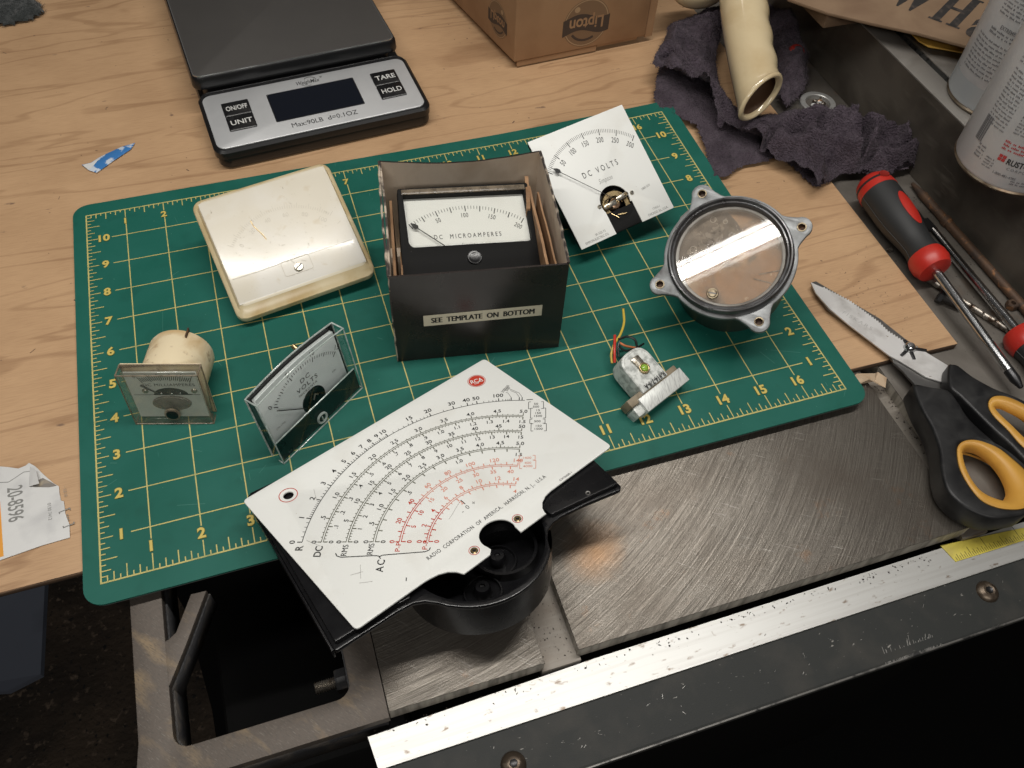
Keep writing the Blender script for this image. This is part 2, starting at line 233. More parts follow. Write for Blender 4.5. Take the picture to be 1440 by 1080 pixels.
MT['brushed'] = material('brushed_strip', (0.72, 0.74, 0.71), 0.42, 0.2, layers=[((0.5, 0.51, 0.5), 9, 0.45, 0.65, 5, (4, 0.5, 1))], rot=0.5, bump=(30, 0.2, 0.003))
MT['tan_plastic'] = material('tan_resin_block', (0.27, 0.22, 0.15), 0.6, layers=[((0.15, 0.12, 0.08), 4, 0.45, 0.7)])
MT['green_stone'] = material('green_jewel_cap', (0.30, 0.48, 0.06), 0.15, coat=0.6)
MT['wire_red'] = material('red_wire', (0.55, 0.03, 0.015), 0.4); MT['wire_yellow'] = material('yellow_wire', (0.62, 0.45, 0.06), 0.4)
MT['wire_black'] = material('black_wire', (0.012, 0.012, 0.012), 0.35); MT['wire_orange'] = material('orange_wire', (0.62, 0.20, 0.08), 0.4)
MT['carton'] = material('glossy_black_carton', (0.016, 0.011, 0.010), 0.30, layers=[((0.028, 0.02, 0.017), 0.8, 0.4, 0.7)], rough_var=(1.2, 0.24, 0.36), bump=(6, 0.06, 0.01))
MT['carton_worn'] = material('worn_carton_edge', (0.05, 0.04, 0.035), 0.8, layers=[((0.50, 0.42, 0.33), 2.6, 0.47, 0.60, 9)], bump=(20, 0.6, 0.02))
MT['liner'] = material('carton_liner', (0.62, 0.52, 0.41), 0.8, layers=[((0.48, 0.38, 0.28), 1.0, 0.45, 0.75, 5)])
MT['kraft'] = material('kraft_insert', (0.36, 0.21, 0.11), 0.75, layers=[((0.22, 0.12, 0.06), 1.5, 0.45, 0.7, 6)], bump=(9, 0.3, 0.01))
MT['label_paper'] = material('cream_label_paper', (0.60, 0.55, 0.42), 0.6)
MT['paper'] = material('white_label_paper', (0.66, 0.66, 0.65), 0.6, layers=[((0.52, 0.52, 0.52), 1.5, 0.5, 0.75)])
MT['paper_grey'] = material('torn_paper_back', (0.22, 0.20, 0.18), 0.8, layers=[((0.40, 0.34, 0.25), 7, 0.5, 0.7)])
MT['orange'] = material('orange_stripe', (0.75, 0.33, 0.04), 0.6)
MT['card'] = material('brown_cardboard', (0.34, 0.20, 0.105), 0.75, layers=[((0.27, 0.15, 0.075), 0.8, 0.4, 0.7, 5)], bump=(5, 0.15, 0.01, (0.4, 6, 1)))
MT['card_ink'] = material('box_print_brown', (0.06, 0.04, 0.03), 0.7); MT['card_ink_mid'] = material('box_print_mid', (0.20, 0.12, 0.065), 0.7); MT['card_light'] = material('box_print_open', (0.38, 0.25, 0.14), 0.7)
MT['sign_ink'] = material('sign_ink_black', (0.03, 0.027, 0.026), 0.7, layers=[((0.09, 0.07, 0.06), 4, 0.5, 0.7, 6)])
MT['bag'] = material('brown_paper_bag', (0.25, 0.165, 0.10), 0.75, layers=[((0.18, 0.11, 0.065), 0.6, 0.4, 0.7)], bump=(2, 0.5, 0.05))
MT['envelope'] = material('yellow_envelope', (0.62, 0.36, 0.07), 0.6)
MT['scale_black'] = material('scale_black_plastic', (0.008, 0.008, 0.009), 0.30, layers=[((0.10, 0.10, 0.10), 22, 0.74, 0.79, 3)])
MT['scale_tray'] = material('brushed_dark_tray', (0.085, 0.080, 0.076), 0.6, 0.5, layers=[((0.09, 0.085, 0.08), 0.8, 0.4, 0.7, 5)], bump=(60, 0.1, 0.002, (0.03, 1, 1)))
MT['fascia'] = material('silver_fascia', (0.60, 0.61, 0.62), 0.42, 0.4, layers=[((0.55, 0.56, 0.57), 0.9, 0.4, 0.7)])
MT['tray_edge'] = material('tray_polished_edge', (0.6, 0.6, 0.6), 0.25, 0.9)
MT['lcd'] = material('dark_display', (0.006, 0.008, 0.014), 0.15, coat=0.5)
MT['btn_print'] = material('button_lettering', (0.62, 0.62, 0.60), 0.5)
MT['rag'] = material('purple_grey_rag', (0.080, 0.062, 0.078), 0.95, layers=[((0.108, 0.086, 0.106), 2.4, 0.42, 0.68, 8), ((0.05, 0.038, 0.05), 1.2, 0.5, 0.75, 6)], sheen=0.06, bump=(16, 1.0, 0.12), spec=0.1)
MT['wool'] = material('dark_grey_wool', (0.035, 0.04, 0.04), 0.95, layers=[((0.07, 0.075, 0.075), 5, 0.5, 0.7, 6)], sheen=0.3, bump=(22, 0.9, 0.05), spec=0.1)
MT['ceramic'] = material('cream_glaze', (0.66, 0.54, 0.34), 0.16, layers=[((0.55, 0.42, 0.24), 0.7, 0.5, 0.8), ((0.12, 0.08, 0.05), 7, 0.75, 0.78, 5)], coat=0.8, coat_rough=0.05)
MT['ceramic_in'] = material('handle_hollow', (0.09, 0.045, 0.022), 0.6)
MT['fence'] = material('fence_dark_steel', (0.17, 0.15, 0.125), 0.42, 0.5, layers=[((0.07, 0.06, 0.05), 0.5, 0.4, 0.7, 4), ((0.20, 0.18, 0.15), 4, 0.6, 0.8, 3, (1, 0.2, 1))], bump=(20, 0.15, 0.004, (1, 0.1, 1)))
MT['fence_top'] = material('fence_top_steel', (0.33, 0.31, 0.285), 0.5, 0.5, layers=[((0.22, 0.20, 0.18), 1.0, 0.4, 0.7, 6)])
MT['can_white'] = material('spray_can_label', (0.56, 0.56, 0.57), 0.35, 0.1, layers=[((0.48, 0.47, 0.46), 0.8, 0.5, 0.8)])
MT['can_blue'] = material('spray_can_base', (0.46, 0.49, 0.51), 0.4, 0.2)
MT['can_rim'] = material('can_steel_rim', (0.33, 0.27, 0.20), 0.35, 0.8, layers=[((0.16, 0.10, 0.06), 3, 0.45, 0.7)])
MT['print_grey'] = material('can_text_grey', (0.18, 0.18, 0.19), 0.5); MT['print_red'] = material('can_text_red', (0.50, 0.05, 0.05), 0.5)
MT['grip'] = material('dark_rubber_grip', (0.022, 0.023, 0.024), 0.55, bump=(60, 0.15, 0.004)); MT['red'] = material('red_handle_plastic', (0.50, 0.028, 0.018), 0.38, layers=[((0.40, 0.02, 0.014), 2, 0.5, 0.8)])
MT['rust'] = material('rusty_steel', (0.13, 0.075, 0.045), 0.6, 0.5, layers=[((0.07, 0.05, 0.04), 2.5, 0.4, 0.65, 7), ((0.33, 0.15, 0.06), 6, 0.58, 0.75, 6)], bump=(20, 0.5, 0.01))
MT['bit'] = material('worn_drill_steel', (0.36, 0.33, 0.29), 0.4, 0.8, layers=[((0.10, 0.07, 0.05), 6, 0.5, 0.62, 6)])
MT['dark_metal'] = material('oiled_dark_steel', (0.05, 0.05, 0.052), 0.35, 0.8)
MT['blade'] = material('scissor_blade_steel', (0.72, 0.71, 0.70), 0.45, 0.35, layers=[((0.45, 0.43, 0.41), 1.6, 0.5, 0.75, 6), ((0.30, 0.25, 0.20), 12, 0.70, 0.76, 5)], bump=(30, 0.15, 0.003))
MT['blade_dark'] = material('scissor_lower_blade', (0.20, 0.195, 0.19), 0.35, 0.8)
MT['handle_black'] = material('scissor_handle_black', (0.009, 0.009, 0.010), 0.42, spec=0.35, layers=[((0.03, 0.03, 0.03), 2, 0.4, 0.7)])
MT['handle_yellow'] = material('scissor_insert_orange', (0.62, 0.33, 0.06), 0.45, layers=[((0.50, 0.25, 0.045), 1.2, 0.45, 0.7)])
MT['tape'] = material('yellow_ruler_tape', (0.62, 0.52, 0.08), 0.5, layers=[((0.42, 0.34, 0.06), 2, 0.5, 0.75), ((0.12, 0.09, 0.03), 9, 0.68, 0.76, 5)])
MT['blue_scrap'] = material('blue_foil_scrap', (0.05, 0.20, 0.50), 0.3, layers=[((0.60, 0.66, 0.74), 3.1, 0.56, 0.62, 4)], coat=0.5)
MT['scrap'] = material('brown_paper_scrap', (0.50, 0.38, 0.26), 0.8, layers=[((0.38, 0.26, 0.16), 3, 0.5, 0.7)])
MT['dust'] = material('dirt_specks', (0.035, 0.028, 0.022), 0.9); MT['dust_light'] = material('sawdust_specks', (0.40, 0.29, 0.17), 0.9)
MT['dirt_brown'] = material('plywood_dirt', (0.12, 0.075, 0.05), 0.9)
MT['void_black'] = material('black_paint_and_shade', (0.006, 0.006, 0.006), 0.8, spec=0.1)  # near-black standing in for the shade on the floor and under the saw
MT['blade_etch'] = material('blade_etching', (0.45, 0.44, 0.43), 0.6, 0.3)
MT['mat_scuff'] = material('mat_scuff_pale', (0.05, 0.20, 0.155), 0.6)
MT['cloudy'] = clear_plastic('cloudy_cover_lump', (0.62, 0.61, 0.58), 0.2, haze=((0.34, 0.31, 0.28), 0.75, 5))
MT['red_dark'] = material('hole_deep_red', (0.24, 0.015, 0.010), 0.4)
MT['copper'] = material('copper_bits', (0.55, 0.36, 0.24), 0.35, 0.8)

# ------------------------------------------------------------------ object helpers
def tag(o, label=None, cat=None, group=None, kind=None):
    if label: o['label'] = label
    if cat: o['category'] = cat
    if group: o['group'] = group
    if kind: o['kind'] = kind
    return o
def frame(c, x, y):
    x = Vector(x).normalized(); y = Vector(y); y = (y - x * y.dot(x)).normalized(); z = x.cross(y)
    return Matrix(((x.x, y.x, z.x, c[0]), (x.y, y.y, z.y, c[1]), (x.z, y.z, z.z, c[2]), (0, 0, 0, 1)))
def thing(name, label, cat, M=None, group=None):
    o = D.objects.new(name, None); COL.objects.link(o); o.empty_display_size = 0.3
    if M is not None: o.matrix_world = M if isinstance(M, Matrix) else Matrix.Translation(M)
    return tag(o, label, cat, group)
def link(name, me, mat, parent=None, smooth=False):
    o = D.objects.new(name, me); COL.objects.link(o)
    if mat is not None and not me.materials:
        for m in (mat if isinstance(mat, (list, tuple)) else [mat]): me.materials.append(MT[m] if isinstance(m, str) else m)
    if parent is not None: o.parent = parent
    if smooth:
        for p in me.polygons: p.use_smooth = True
        if smooth != 'all':
            try: me.set_sharp_from_angle(angle=math.radians(38))
            except Exception: pass
    return o
def from_bm(name, bm, mat, parent=None, smooth=False):
    bmesh.ops.recalc_face_normals(bm, faces=bm.faces)
    me = D.meshes.new(name); bm.to_mesh(me); bm.free(); return link(name, me, mat, parent, smooth)
def bm_box(bm, lo, hi, M=None, mi=0):
    vs = [bm.verts.new((x, y, z)) for z in (lo[2], hi[2]) for y in (lo[1], hi[1]) for x in (lo[0], hi[0])]
    if M is not None:
        for v in vs: v.co = M @ v.co
    fs = []
    for f in ((0, 2, 3, 1), (4, 5, 7, 6), (0, 1, 5, 4), (2, 6, 7, 3), (0, 4, 6, 2), (1, 3, 7, 5)):
        fc = bm.faces.new([vs[i] for i in f]); fc.material_index = mi; fs.append(fc)
    return fs
def box(name, lo, hi, mat, parent=None, bevel=0.0, M=None, seg=2):
    bm = bmesh.new(); bm_box(bm, lo, hi)
    if bevel: bmesh.ops.bevel(bm, geom=bm.edges[:], offset=bevel, segments=seg, profile=0.5, affect='EDGES', clamp_overlap=True)
    if M is not None: bm.transform(M)
    return from_bm(name, bm, mat, parent, bool(bevel))
def bm_lathe(bm, prof, seg=48, M=None, a0=0.0, a1=2 * PI):
    full = abs(a1 - a0 - 2 * PI) < 1e-6; n = seg if full else seg + 1; rings = []
    for r, z in prof:
        if r < 1e-6: rings.append([bm.verts.new((0, 0, z))]); continue
        rings.append([bm.verts.new((r * math.cos(a0 + (a1 - a0) * i / seg), r * math.sin(a0 + (a1 - a0) * i / seg), z)) for i in range(n)])
    for A, B in zip(rings, rings[1:]):
        for i in range(seg):
            j = (i + 1) % n if full else i + 1
            if len(A) == 1 and len(B) == 1: continue
            if len(A) == 1: bm.faces.new((A[0], B[i], B[j]))
            elif len(B) == 1: bm.faces.new((A[i], A[j], B[0]))
            else: bm.faces.new((A[i], A[j], B[j], B[i]))
    if M is not None:
        for R in rings:
            for v in R: v.co = M @ v.co
def lathe(name, prof, mat, parent=None, seg=48, M=None, smooth=True):
    bm = bmesh.new(); bm_lathe(bm, prof, seg, M); return from_bm(name, bm, mat, parent, smooth)
def bm_tube(bm, pts, rad, seg=10, cap=True):
    pts = [Vector(p) for p in pts]; n = len(pts); rs = rad if isinstance(rad, (list, tuple)) else [rad] * n; rings = []; up = None
    for i in range(n):
        t = (pts[min(i + 1, n - 1)] - pts[max(i - 1, 0)]).normalized()
        if up is None: up = Vector((0, 0, 1)) if abs(t.z) < 0.9 else Vector((1, 0, 0))
        a = t.cross(up).normalized(); up = a.cross(t).normalized()
        rings.append([bm.verts.new(pts[i] + (a * math.cos(2 * PI * k / seg) + up * math.sin(2 * PI * k / seg)) * rs[i]) for k in range(seg)])
    for A, B in zip(rings, rings[1:]):
        for k in range(seg): bm.faces.new((A[k], A[(k + 1) % seg], B[(k + 1) % seg], B[k]))
    if cap: bm.faces.new(rings[0]); bm.faces.new(rings[-1])
def tube(name, pts, rad, mat, parent=None, seg=10, smooth=True):
    bm = bmesh.new(); bm_tube(bm, pts, rad, seg); return from_bm(name, bm, mat, parent, smooth)
def spline(pts, n=8, closed=False):
    out = []; P = [Vector(p) for p in pts]; m = len(P); rng = m if closed else m - 1
    for i in range(rng):
        p0 = P[(i - 1) % m] if closed or i > 0 else P[0]; p1 = P[i]; p2 = P[(i + 1) % m]; p3 = P[(i + 2) % m] if closed or i + 2 < m else P[-1]
        for k in range(n):
            t = k / n; out.append(0.5 * ((2 * p1) + (p2 - p0) * t + (2 * p0 - 5 * p1 + 4 * p2 - p3) * t * t + (3 * p1 - p0 - 3 * p2 + p3) * t ** 3))
    if not closed: out.append(P[-1])
    return out
def rrect(x0, y0, x1, y1, r, n=6):
    out = []
    for cx, cy, a in ((x1 - r, y0 + r, -PI / 2), (x1 - r, y1 - r, 0), (x0 + r, y1 - r, PI / 2), (x0 + r, y0 + r, PI)):
        for k in range(n + 1): out.append((cx + r * math.cos(a + PI / 2 * k / n), cy + r * math.sin(a + PI / 2 * k / n)))
    return out
def round_poly(P, r, n=4):
    "corner rounding, r a number or a list"
    out = []; m = len(P)
    for i in range(m):
        p = Vector(P[i][:2]); a = Vector(P[i - 1][:2]) - p; b = Vector(P[(i + 1) % m][:2]) - p; rr = r[i] if isinstance(r, (list, tuple)) else r
        if rr <= 0: out.append((p.x, p.y)); continue
        q = min(rr, a.length * 0.45, b.length * 0.45); a = a.normalized() * q; b = b.normalized() * q
        for k in range(n + 1):
            t = k / n; v = p + a * (1 - t) ** 2 + b * t * t; out.append((v.x, v.y))
    return out
def circle(cx, cy, r, n=32, a0=0.0, a1=2 * PI):
    m = n if abs(a1 - a0 - 2 * PI) < 1e-6 else n + 1
    return [(cx + r * math.cos(a0 + (a1 - a0) * i / n), cy + r * math.sin(a0 + (a1 - a0) * i / n)) for i in range(m)]
def plate(name, outer, holes, z0, z1, mat, parent=None, bevel=0.0, M=None, bseg=1):
    cu = D.curves.new(name, 'CURVE'); cu.dimensions = '2D'; cu.fill_mode = 'BOTH'
    for loop in [outer] + list(holes):
        s = cu.splines.new('POLY'); s.points.add(len(loop) - 1); s.use_cyclic_u = True
        for p, q in zip(s.points, loop): p.co = (q[0], q[1], 0, 1)
    cu.extrude = max((z1 - z0) / 2 - bevel, 0); cu.bevel_depth = bevel; cu.bevel_resolution = bseg; cu.offset = -bevel
    o = D.objects.new('tmp', cu); me = D.meshes.new_from_object(o); D.objects.remove(o); D.curves.remove(cu)
    me.name = name; me.transform(Matrix.Translation((0, 0, (z0 + z1) / 2)))
    if M is not None: me.transform(M)
    bm = bmesh.new(); bm.from_mesh(me); bmesh.ops.remove_doubles(bm, verts=bm.verts, dist=1e-5); bmesh.ops.recalc_face_normals(bm, faces=bm.faces); bm.to_mesh(me); bm.free()
    return link(name, me, mat, parent, bool(bevel))
def ball(name, c, r, mat, parent=None, sc=(1, 1, 1), seg=20):
    bm = bmesh.new(); bmesh.ops.create_uvsphere(bm, u_segments=seg, v_segments=seg // 2, radius=r)
    for v in bm.verts: v.co = Vector((v.co.x * sc[0] + c[0], v.co.y * sc[1] + c[1], v.co.z * sc[2] + c[2]))
    return from_bm(name, bm, mat, parent, 'all')
_tc = {}
def glyphs(s, bold=0.0, space=1.0):
    k = (s, bold, space)
    if k not in _tc:
        cu = D.curves.new('t', 'FONT'); cu.body = s; cu.size = 1; cu.resolution_u = 3; cu.offset = bold; cu.space_character = space
        o = D.objects.new('t', cu); me = D.meshes.new_from_object(o); D.objects.remove(o); D.curves.remove(cu)
        V = [(v.co.x, v.co.y) for v in me.vertices]; F = [tuple(p.vertices) for p in me.polygons]; D.meshes.remove(me)
        x0 = min(v[0] for v in V); x1 = max(v[0] for v in V)
        _tc[k] = ([(x - (x0 + x1) / 2, y) for x, y in V], F, x1 - x0)
    return _tc[k]
class Print:
    "flat printing laid on a surface: one mesh, coordinates in the plane of the surface"
    def __init__(s): s.V = []; s.F = []; s.mi = []; s.cur = 0; s.Z = []; s.zo = 0.0
    def poly(s, P):
        b = len(s.V); s.V += [(p[0], p[1]) for p in P]; s.Z += [s.zo] * len(P); s.F.append(tuple(range(b, b + len(P)))); s.mi.append(s.cur)
    def line(s, p, q, w):
        dx, dy = q[0] - p[0], q[1] - p[1]; l = math.hypot(dx, dy) or 1; nx, ny = -dy / l * w / 2, dx / l * w / 2
        s.poly([(p[0] - nx, p[1] - ny), (q[0] - nx, q[1] - ny), (q[0] + nx, q[1] + ny), (p[0] + nx, p[1] + ny)])
    def path(s, P, w):
        for a, b in zip(P, P[1:]): s.line(a, b, w)
    def arc(s, cx, cy, r, a0, a1, w, n=60):
        for i in range(n):
            t, u = a0 + (a1 - a0) * i / n, a0 + (a1 - a0) * (i + 1) / n; ri, ro = r - w / 2, r + w / 2
            s.poly([(cx + ri * math.cos(t), cy + ri * math.sin(t)), (cx + ro * math.cos(t), cy + ro * math.sin(t)), (cx + ro * math.cos(u), cy + ro * math.sin(u)), (cx + ri * math.cos(u), cy + ri * math.sin(u))][::(-1 if a1 > a0 else 1)])
    def rect(s, x0, y0, x1, y1): s.poly([(x0, y0), (x1, y0), (x1, y1), (x0, y1)])
    def disc(s, cx, cy, r, n=28, sy=1.0): s.poly([(cx + r * math.cos(2 * PI * i / n), cy + sy * r * math.sin(2 * PI * i / n)) for i in range(n)])
    def text(s, t, x, y, h, rot=0.0, bold=0.0, sx=1.0, align=0, space=1.0, slant=0.0, fit=None):
        "h = capital height, (x, y) = middle of the capitals; align -1 starts at x"
        V, F, wd = glyphs(t, bold, space); k = h / 0.70; sx = fit / (wd * k) if fit else sx; c, n = math.cos(rot), math.sin(rot); b = len(s.V); off = wd / 2 * k * sx if align == -1 else (-wd / 2 * k * sx if align == 1 else 0)
        for px, py in V:
            u = px * k * sx + off + slant * py * k; v = py * k - h / 2; s.V.append((x + u * c - v * n, y + u * n + v * c)); s.Z.append(s.zo)
        for f in F: s.F.append(tuple(i + b for i in f)); s.mi.append(s.cur)
    def build(s, name, mats, parent=None, z=0.0, f=None):
        me = D.meshes.new(name); me.from_pydata([((lambda q: (q[0], q[1], q[2] + o))(f(x, y)) if f else (x, y, z + o)) for (x, y), o in zip(s.V, s.Z)], [], s.F)
        for m in mats: me.materials.append(MT[m])
        me.polygons.foreach_set('material_index', s.mi); me.update()
        return link(name, me, None, parent)
def slotted_screw(name, x, y, z, r, mat, parent, ang=0.3, h=0.05, M=None):
    bm = bmesh.new(); T = (M or Matrix()) @ Matrix.Translation((x, y, z)) @ Matrix.Rotation(ang, 4, 'Z')
    n = 20; sw = r * 0.16
    bm_lathe(bm, [(r, -0.06), (r, h * 0.55), (r * 0.86, h), (0, h)], n, T)
    o = from_bm(name, bm, mat, parent, True)
    bm = bmesh.new(); bm_box(bm, (-r * 0.9, -sw, h - 0.002), (r * 0.9, sw, h + 0.003), T); from_bm('slot', bm, 'dark_metal', o)
    return o
def studs(): pass
# ================================================================== SETTING
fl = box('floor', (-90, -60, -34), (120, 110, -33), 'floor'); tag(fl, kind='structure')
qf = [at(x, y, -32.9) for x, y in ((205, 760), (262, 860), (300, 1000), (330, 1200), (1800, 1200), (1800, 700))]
fm_ = plate('floor_shade', [(p.x, p.y) for p in qf], [], -32.99, -32.6, 'void_black'); tag(fm_, kind='structure')  # black sheet that paints the shaded part of the floor
# table saw ---------------------------------------------------------
saw = thing('table_saw', 'grey iron table saw under the cutting mat with scratched ground top', 'table saw', Matrix())
def slab(name, x0, y0, x1, y1, z1, th, mt, side='steel_side'):
    bm = bmesh.new(); fs = bm_box(bm, (x0, y0, z1 - th), (x1, y1, z1)); bm.faces.ensure_lookup_table()
    for f in bm.faces:
        f.material_index = 0 if f.normal.z > 0.5 else 1
    bmesh.ops.recalc_face_normals(bm, faces=bm.faces)
    for f in bm.faces: f.material_index = 0 if f.normal.z > 0.5 else 1
    bmesh.ops.bevel(bm, geom=[e for e in bm.edges if all(v.co.z > z1 - 1e-4 for v in e.verts)], offset=0.018, segments=2, profile=0.5, affect='EDGES')
    return from_bm(name, bm, [mt, side], saw, True)
slab('table_top', 8.67, -3.95, 17.87, 30, -0.30, 0.42, 'steel')
slab('table_top', 4.862, -4.00, 7.95, 30, -0.30, 0.42, 'steel')
slab('table_top', 18.40, -3.93, 40, 30, -0.30, 0.42, 'steel_dull')
bm = bmesh.new()
for x0, x1 in ((7.9, 8.72), (17.80, 18.45)): bm_box(bm, (x0, -4.06, -0.95), (x1, 30, -0.62))
from_bm('miter_slot', bm, 'slot', saw)
# wing casting with openings
outer = [(4.85, -4.08), (4.85, 30), (0.42, 30), (0.42, -3.7), (0.50, -4.02), (-3.5, -4.3), (-3.5, -4.9), (0.6, -4.75), (4.3, -4.1)]
outer = [(4.85, -4.10), (4.85, 30), (0.42, 30), (0.42, -3.2), (0.30, -4.1)]
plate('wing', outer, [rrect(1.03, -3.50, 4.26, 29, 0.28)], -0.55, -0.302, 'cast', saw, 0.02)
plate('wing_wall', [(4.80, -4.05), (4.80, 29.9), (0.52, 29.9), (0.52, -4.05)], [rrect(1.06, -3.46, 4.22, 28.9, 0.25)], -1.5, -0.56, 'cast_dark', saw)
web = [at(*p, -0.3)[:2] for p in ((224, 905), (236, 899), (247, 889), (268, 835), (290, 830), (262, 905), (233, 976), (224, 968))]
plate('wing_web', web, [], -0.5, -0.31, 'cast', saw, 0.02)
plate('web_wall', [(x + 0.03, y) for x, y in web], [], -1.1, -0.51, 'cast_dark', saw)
# cabinet below
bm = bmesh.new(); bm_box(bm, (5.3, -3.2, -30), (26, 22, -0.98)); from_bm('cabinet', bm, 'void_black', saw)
box('wing_dark_block', (0.9, -3.2, -16), (5.2, 24, -5.5), 'void_black', saw, 0.3)  # added black block, keeps the wing opening dark
# rail, angle, bolts
plate('front_rail', [(4.37, -4.20), (9, -4.08), (40, -4.04), (40, -4.79), (4.44, -4.83)], [], -1.25, -0.74, 'alu', saw)
fr_ = D.objects['front_rail']
for p in fr_.data.polygons: p.use_smooth = False
bm = bmesh.new()
prof = [(-4.80, -0.80), (-4.86, -0.79), (-5.88, -0.86), (-5.95, -0.88), (-5.97, -0.95), (-5.93, -1.05), (-4.95, -0.95), (-4.95, -3.2), (-4.80, -3.2)]
a = [bm.verts.new((3.0, y, z)) for y, z in prof]; b_ = [bm.verts.new((40, y, z)) for y, z in prof]
for i in range(len(prof)):
    j = (i + 1) % len(prof); bm.faces.new((a[i], a[j], b_[j], b_[i]))
bm.faces.new(a); bm.faces.new(b_)
from_bm('rail_angle', bm, 'black_steel', saw)
tube('angle_lip', [(3.0, -5.93, -0.895), (40, -5.93, -0.895)], 0.028, 'worn_edge', saw, 8)
P = Print(); ra_ = random.Random(3)
for k in range(120):
    q_ = at(ra_.gauss(1280, 22), 905, -0.84); x_ = q_.x; l_ = abs(ra_.gauss(0.16, 0.10)); P.line((x_, -5.935), (x_ + 0.35 * l_ + ra_.gauss(0, 0.03), -5.935 + l_), 0.008)
for k in range(22):
    x_ = ra_.uniform(5, 22); y_ = ra_.uniform(-5.8, -4.95); a_q = ra_.uniform(0, PI); l_ = ra_.uniform(0.01, 0.09); P.line((x_, y_), (x_ + l_ * math.cos(a_q), y_ + l_ * math.sin(a_q)), 0.006)
o = P.build('angle_scratches', ['worn_edge'], saw, f=lambda x, y: (x, y, -0.785 - (-4.86 - y) * 0.079 + 0.004 if y < -4.86 else -0.782)); tag(o, kind='stuff')
for px, py in ((1388, 832), (722, 1075)):
    p = at(px, py, -0.82)
    bt = lathe('bolt', [(0, 0.10), (0.09, 0.10), (0.12, 0.11), (0.19, 0.08), (0.235, 0.03), (0.25, -0.03)], 'bolt', saw, 28, Matrix.Translation((p.x, p.y, -0.82)))
    lathe('bolt_socket', [(0, 0.112), (0.075, 0.112), (0.082, 0.116)], 'dark_metal', bt, 6, Matrix.Translation((p.x, p.y, -0.82)))
# threaded stud in the wing
bm = bmesh.new(); Mx = Matrix.Translation((4.22, -2.95, -0.95)) @ Matrix.Rotation(-PI / 2, 4, 'Y')
pr_ = [(0, 0.66)]
for k in range(14): pr_ += [(0.10, 0.65 - k * 0.045), (0.125, 0.63 - k * 0.045)]
bm_lathe(bm, pr_, 16, Mx); st = from_bm('stud', bm, 'bit', saw)
bm = bmesh.new(); bm_lathe(bm, [(0.11, 0.24), (0.22, 0.24), (0.24, 0.2), (0.24, 0.04), (0.22, 0)], 6, Mx); from_bm('nut', bm, 'cast_dark', st)
# bluish panel low down on the left
bp0 = thing('metal_sheet', 'bluish grey metal sheet leaning below the plywood at far left', 'panel', Matrix.Translation((0, 0, 0)))
q = [at(x, y, z) for x, y, z in ((-120, 820, -6), (64, 800, -6), (57, 948, -9), (10, 972, -9.5), (-120, 980, -9))]
bm = bmesh.new(); vs = [bm.verts.new(v) for v in q]; f = bm.faces.new(vs); r = bmesh.ops.extrude_face_region(bm, geom=[f])
for v in [g for g in r['geom'] if isinstance(g, bmesh.types.BMVert)]: v.co += Vector((0, 0, -0.25))
from_bm('sheet', bm, 'blue_panel', bp0)
# rip fence ----------------------------------------------------------
fen = thing('rip_fence', 'long dark steel fence wall with flat top flange behind the tools', 'fence', Matrix())
box('fence_face', (23.45, -9, -0.28), (23.58, 34, 2.06), 'fence', fen)
box('fence_flange', (23.45, -9, 2.062), (24.20, 34, 2.12), 'fence_top', fen, 0.015)
box('flange_slot', (24.20, -9, 1.90), (24.36, 34, 1.95), 'cast_dark', fen)
box('slot_wall', (24.36, -9, 1.95), (24.40, 34, 2.13), 'worn_edge', fen)
box('fence_flange', (24.405, -9, 2.062), (26.6, 34, 2.12), 'fence_top', fen, 0.015)
box('fence_back', (26.45, -9, -0.28), (26.58, 34, 2.05), 'fence', fen)
# plywood -------------------------------------------------------------
ply = thing('plywood_sheet', 'thin pale plywood sheet lying under the green cutting mat', 'plywood', Matrix())
pl_out = [(-40, 0.40), (-0.5, 0.44), (17.4, 0.56), (20.62, 0.50), (20.78, 9), (20.9, 40), (-40, 40)]
o = plate('panel', pl_out, [], -0.285, -0.105, ['plywood', 'ply_edge'], ply)
for p in o.data.polygons: p.material_index = 0 if abs(p.normal.z) > 0.5 else 1
pr0 = Print()
for k in range(150):
    px, py = random.uniform(-6, 20), random.uniform(0.7, 26)
    a = random.uniform(0, PI); l = random.choice((0.02, 0.03, 0.04, 0.12)) * random.uniform(0.6, 1.5)
    pr0.line((px, py), (px + l * math.cos(a), py + l * math.sin(a)), random.uniform(0.012, 0.035))
for k in range(70):
    px, py = random.gauss(19.3, 0.45), random.gauss(2.6, 0.75); a = random.uniform(0, PI); l = random.uniform(0.01, 0.06)
    if py > 0.8 and px < 20.4: pr0.line((px, py), (px + l * math.cos(a), py + l * math.sin(a)), random.uniform(0.006, 0.018))
o = pr0.build('dirt_marks', ['dirt_brown'], ply, -0.1); tag(o, kind='stuff')

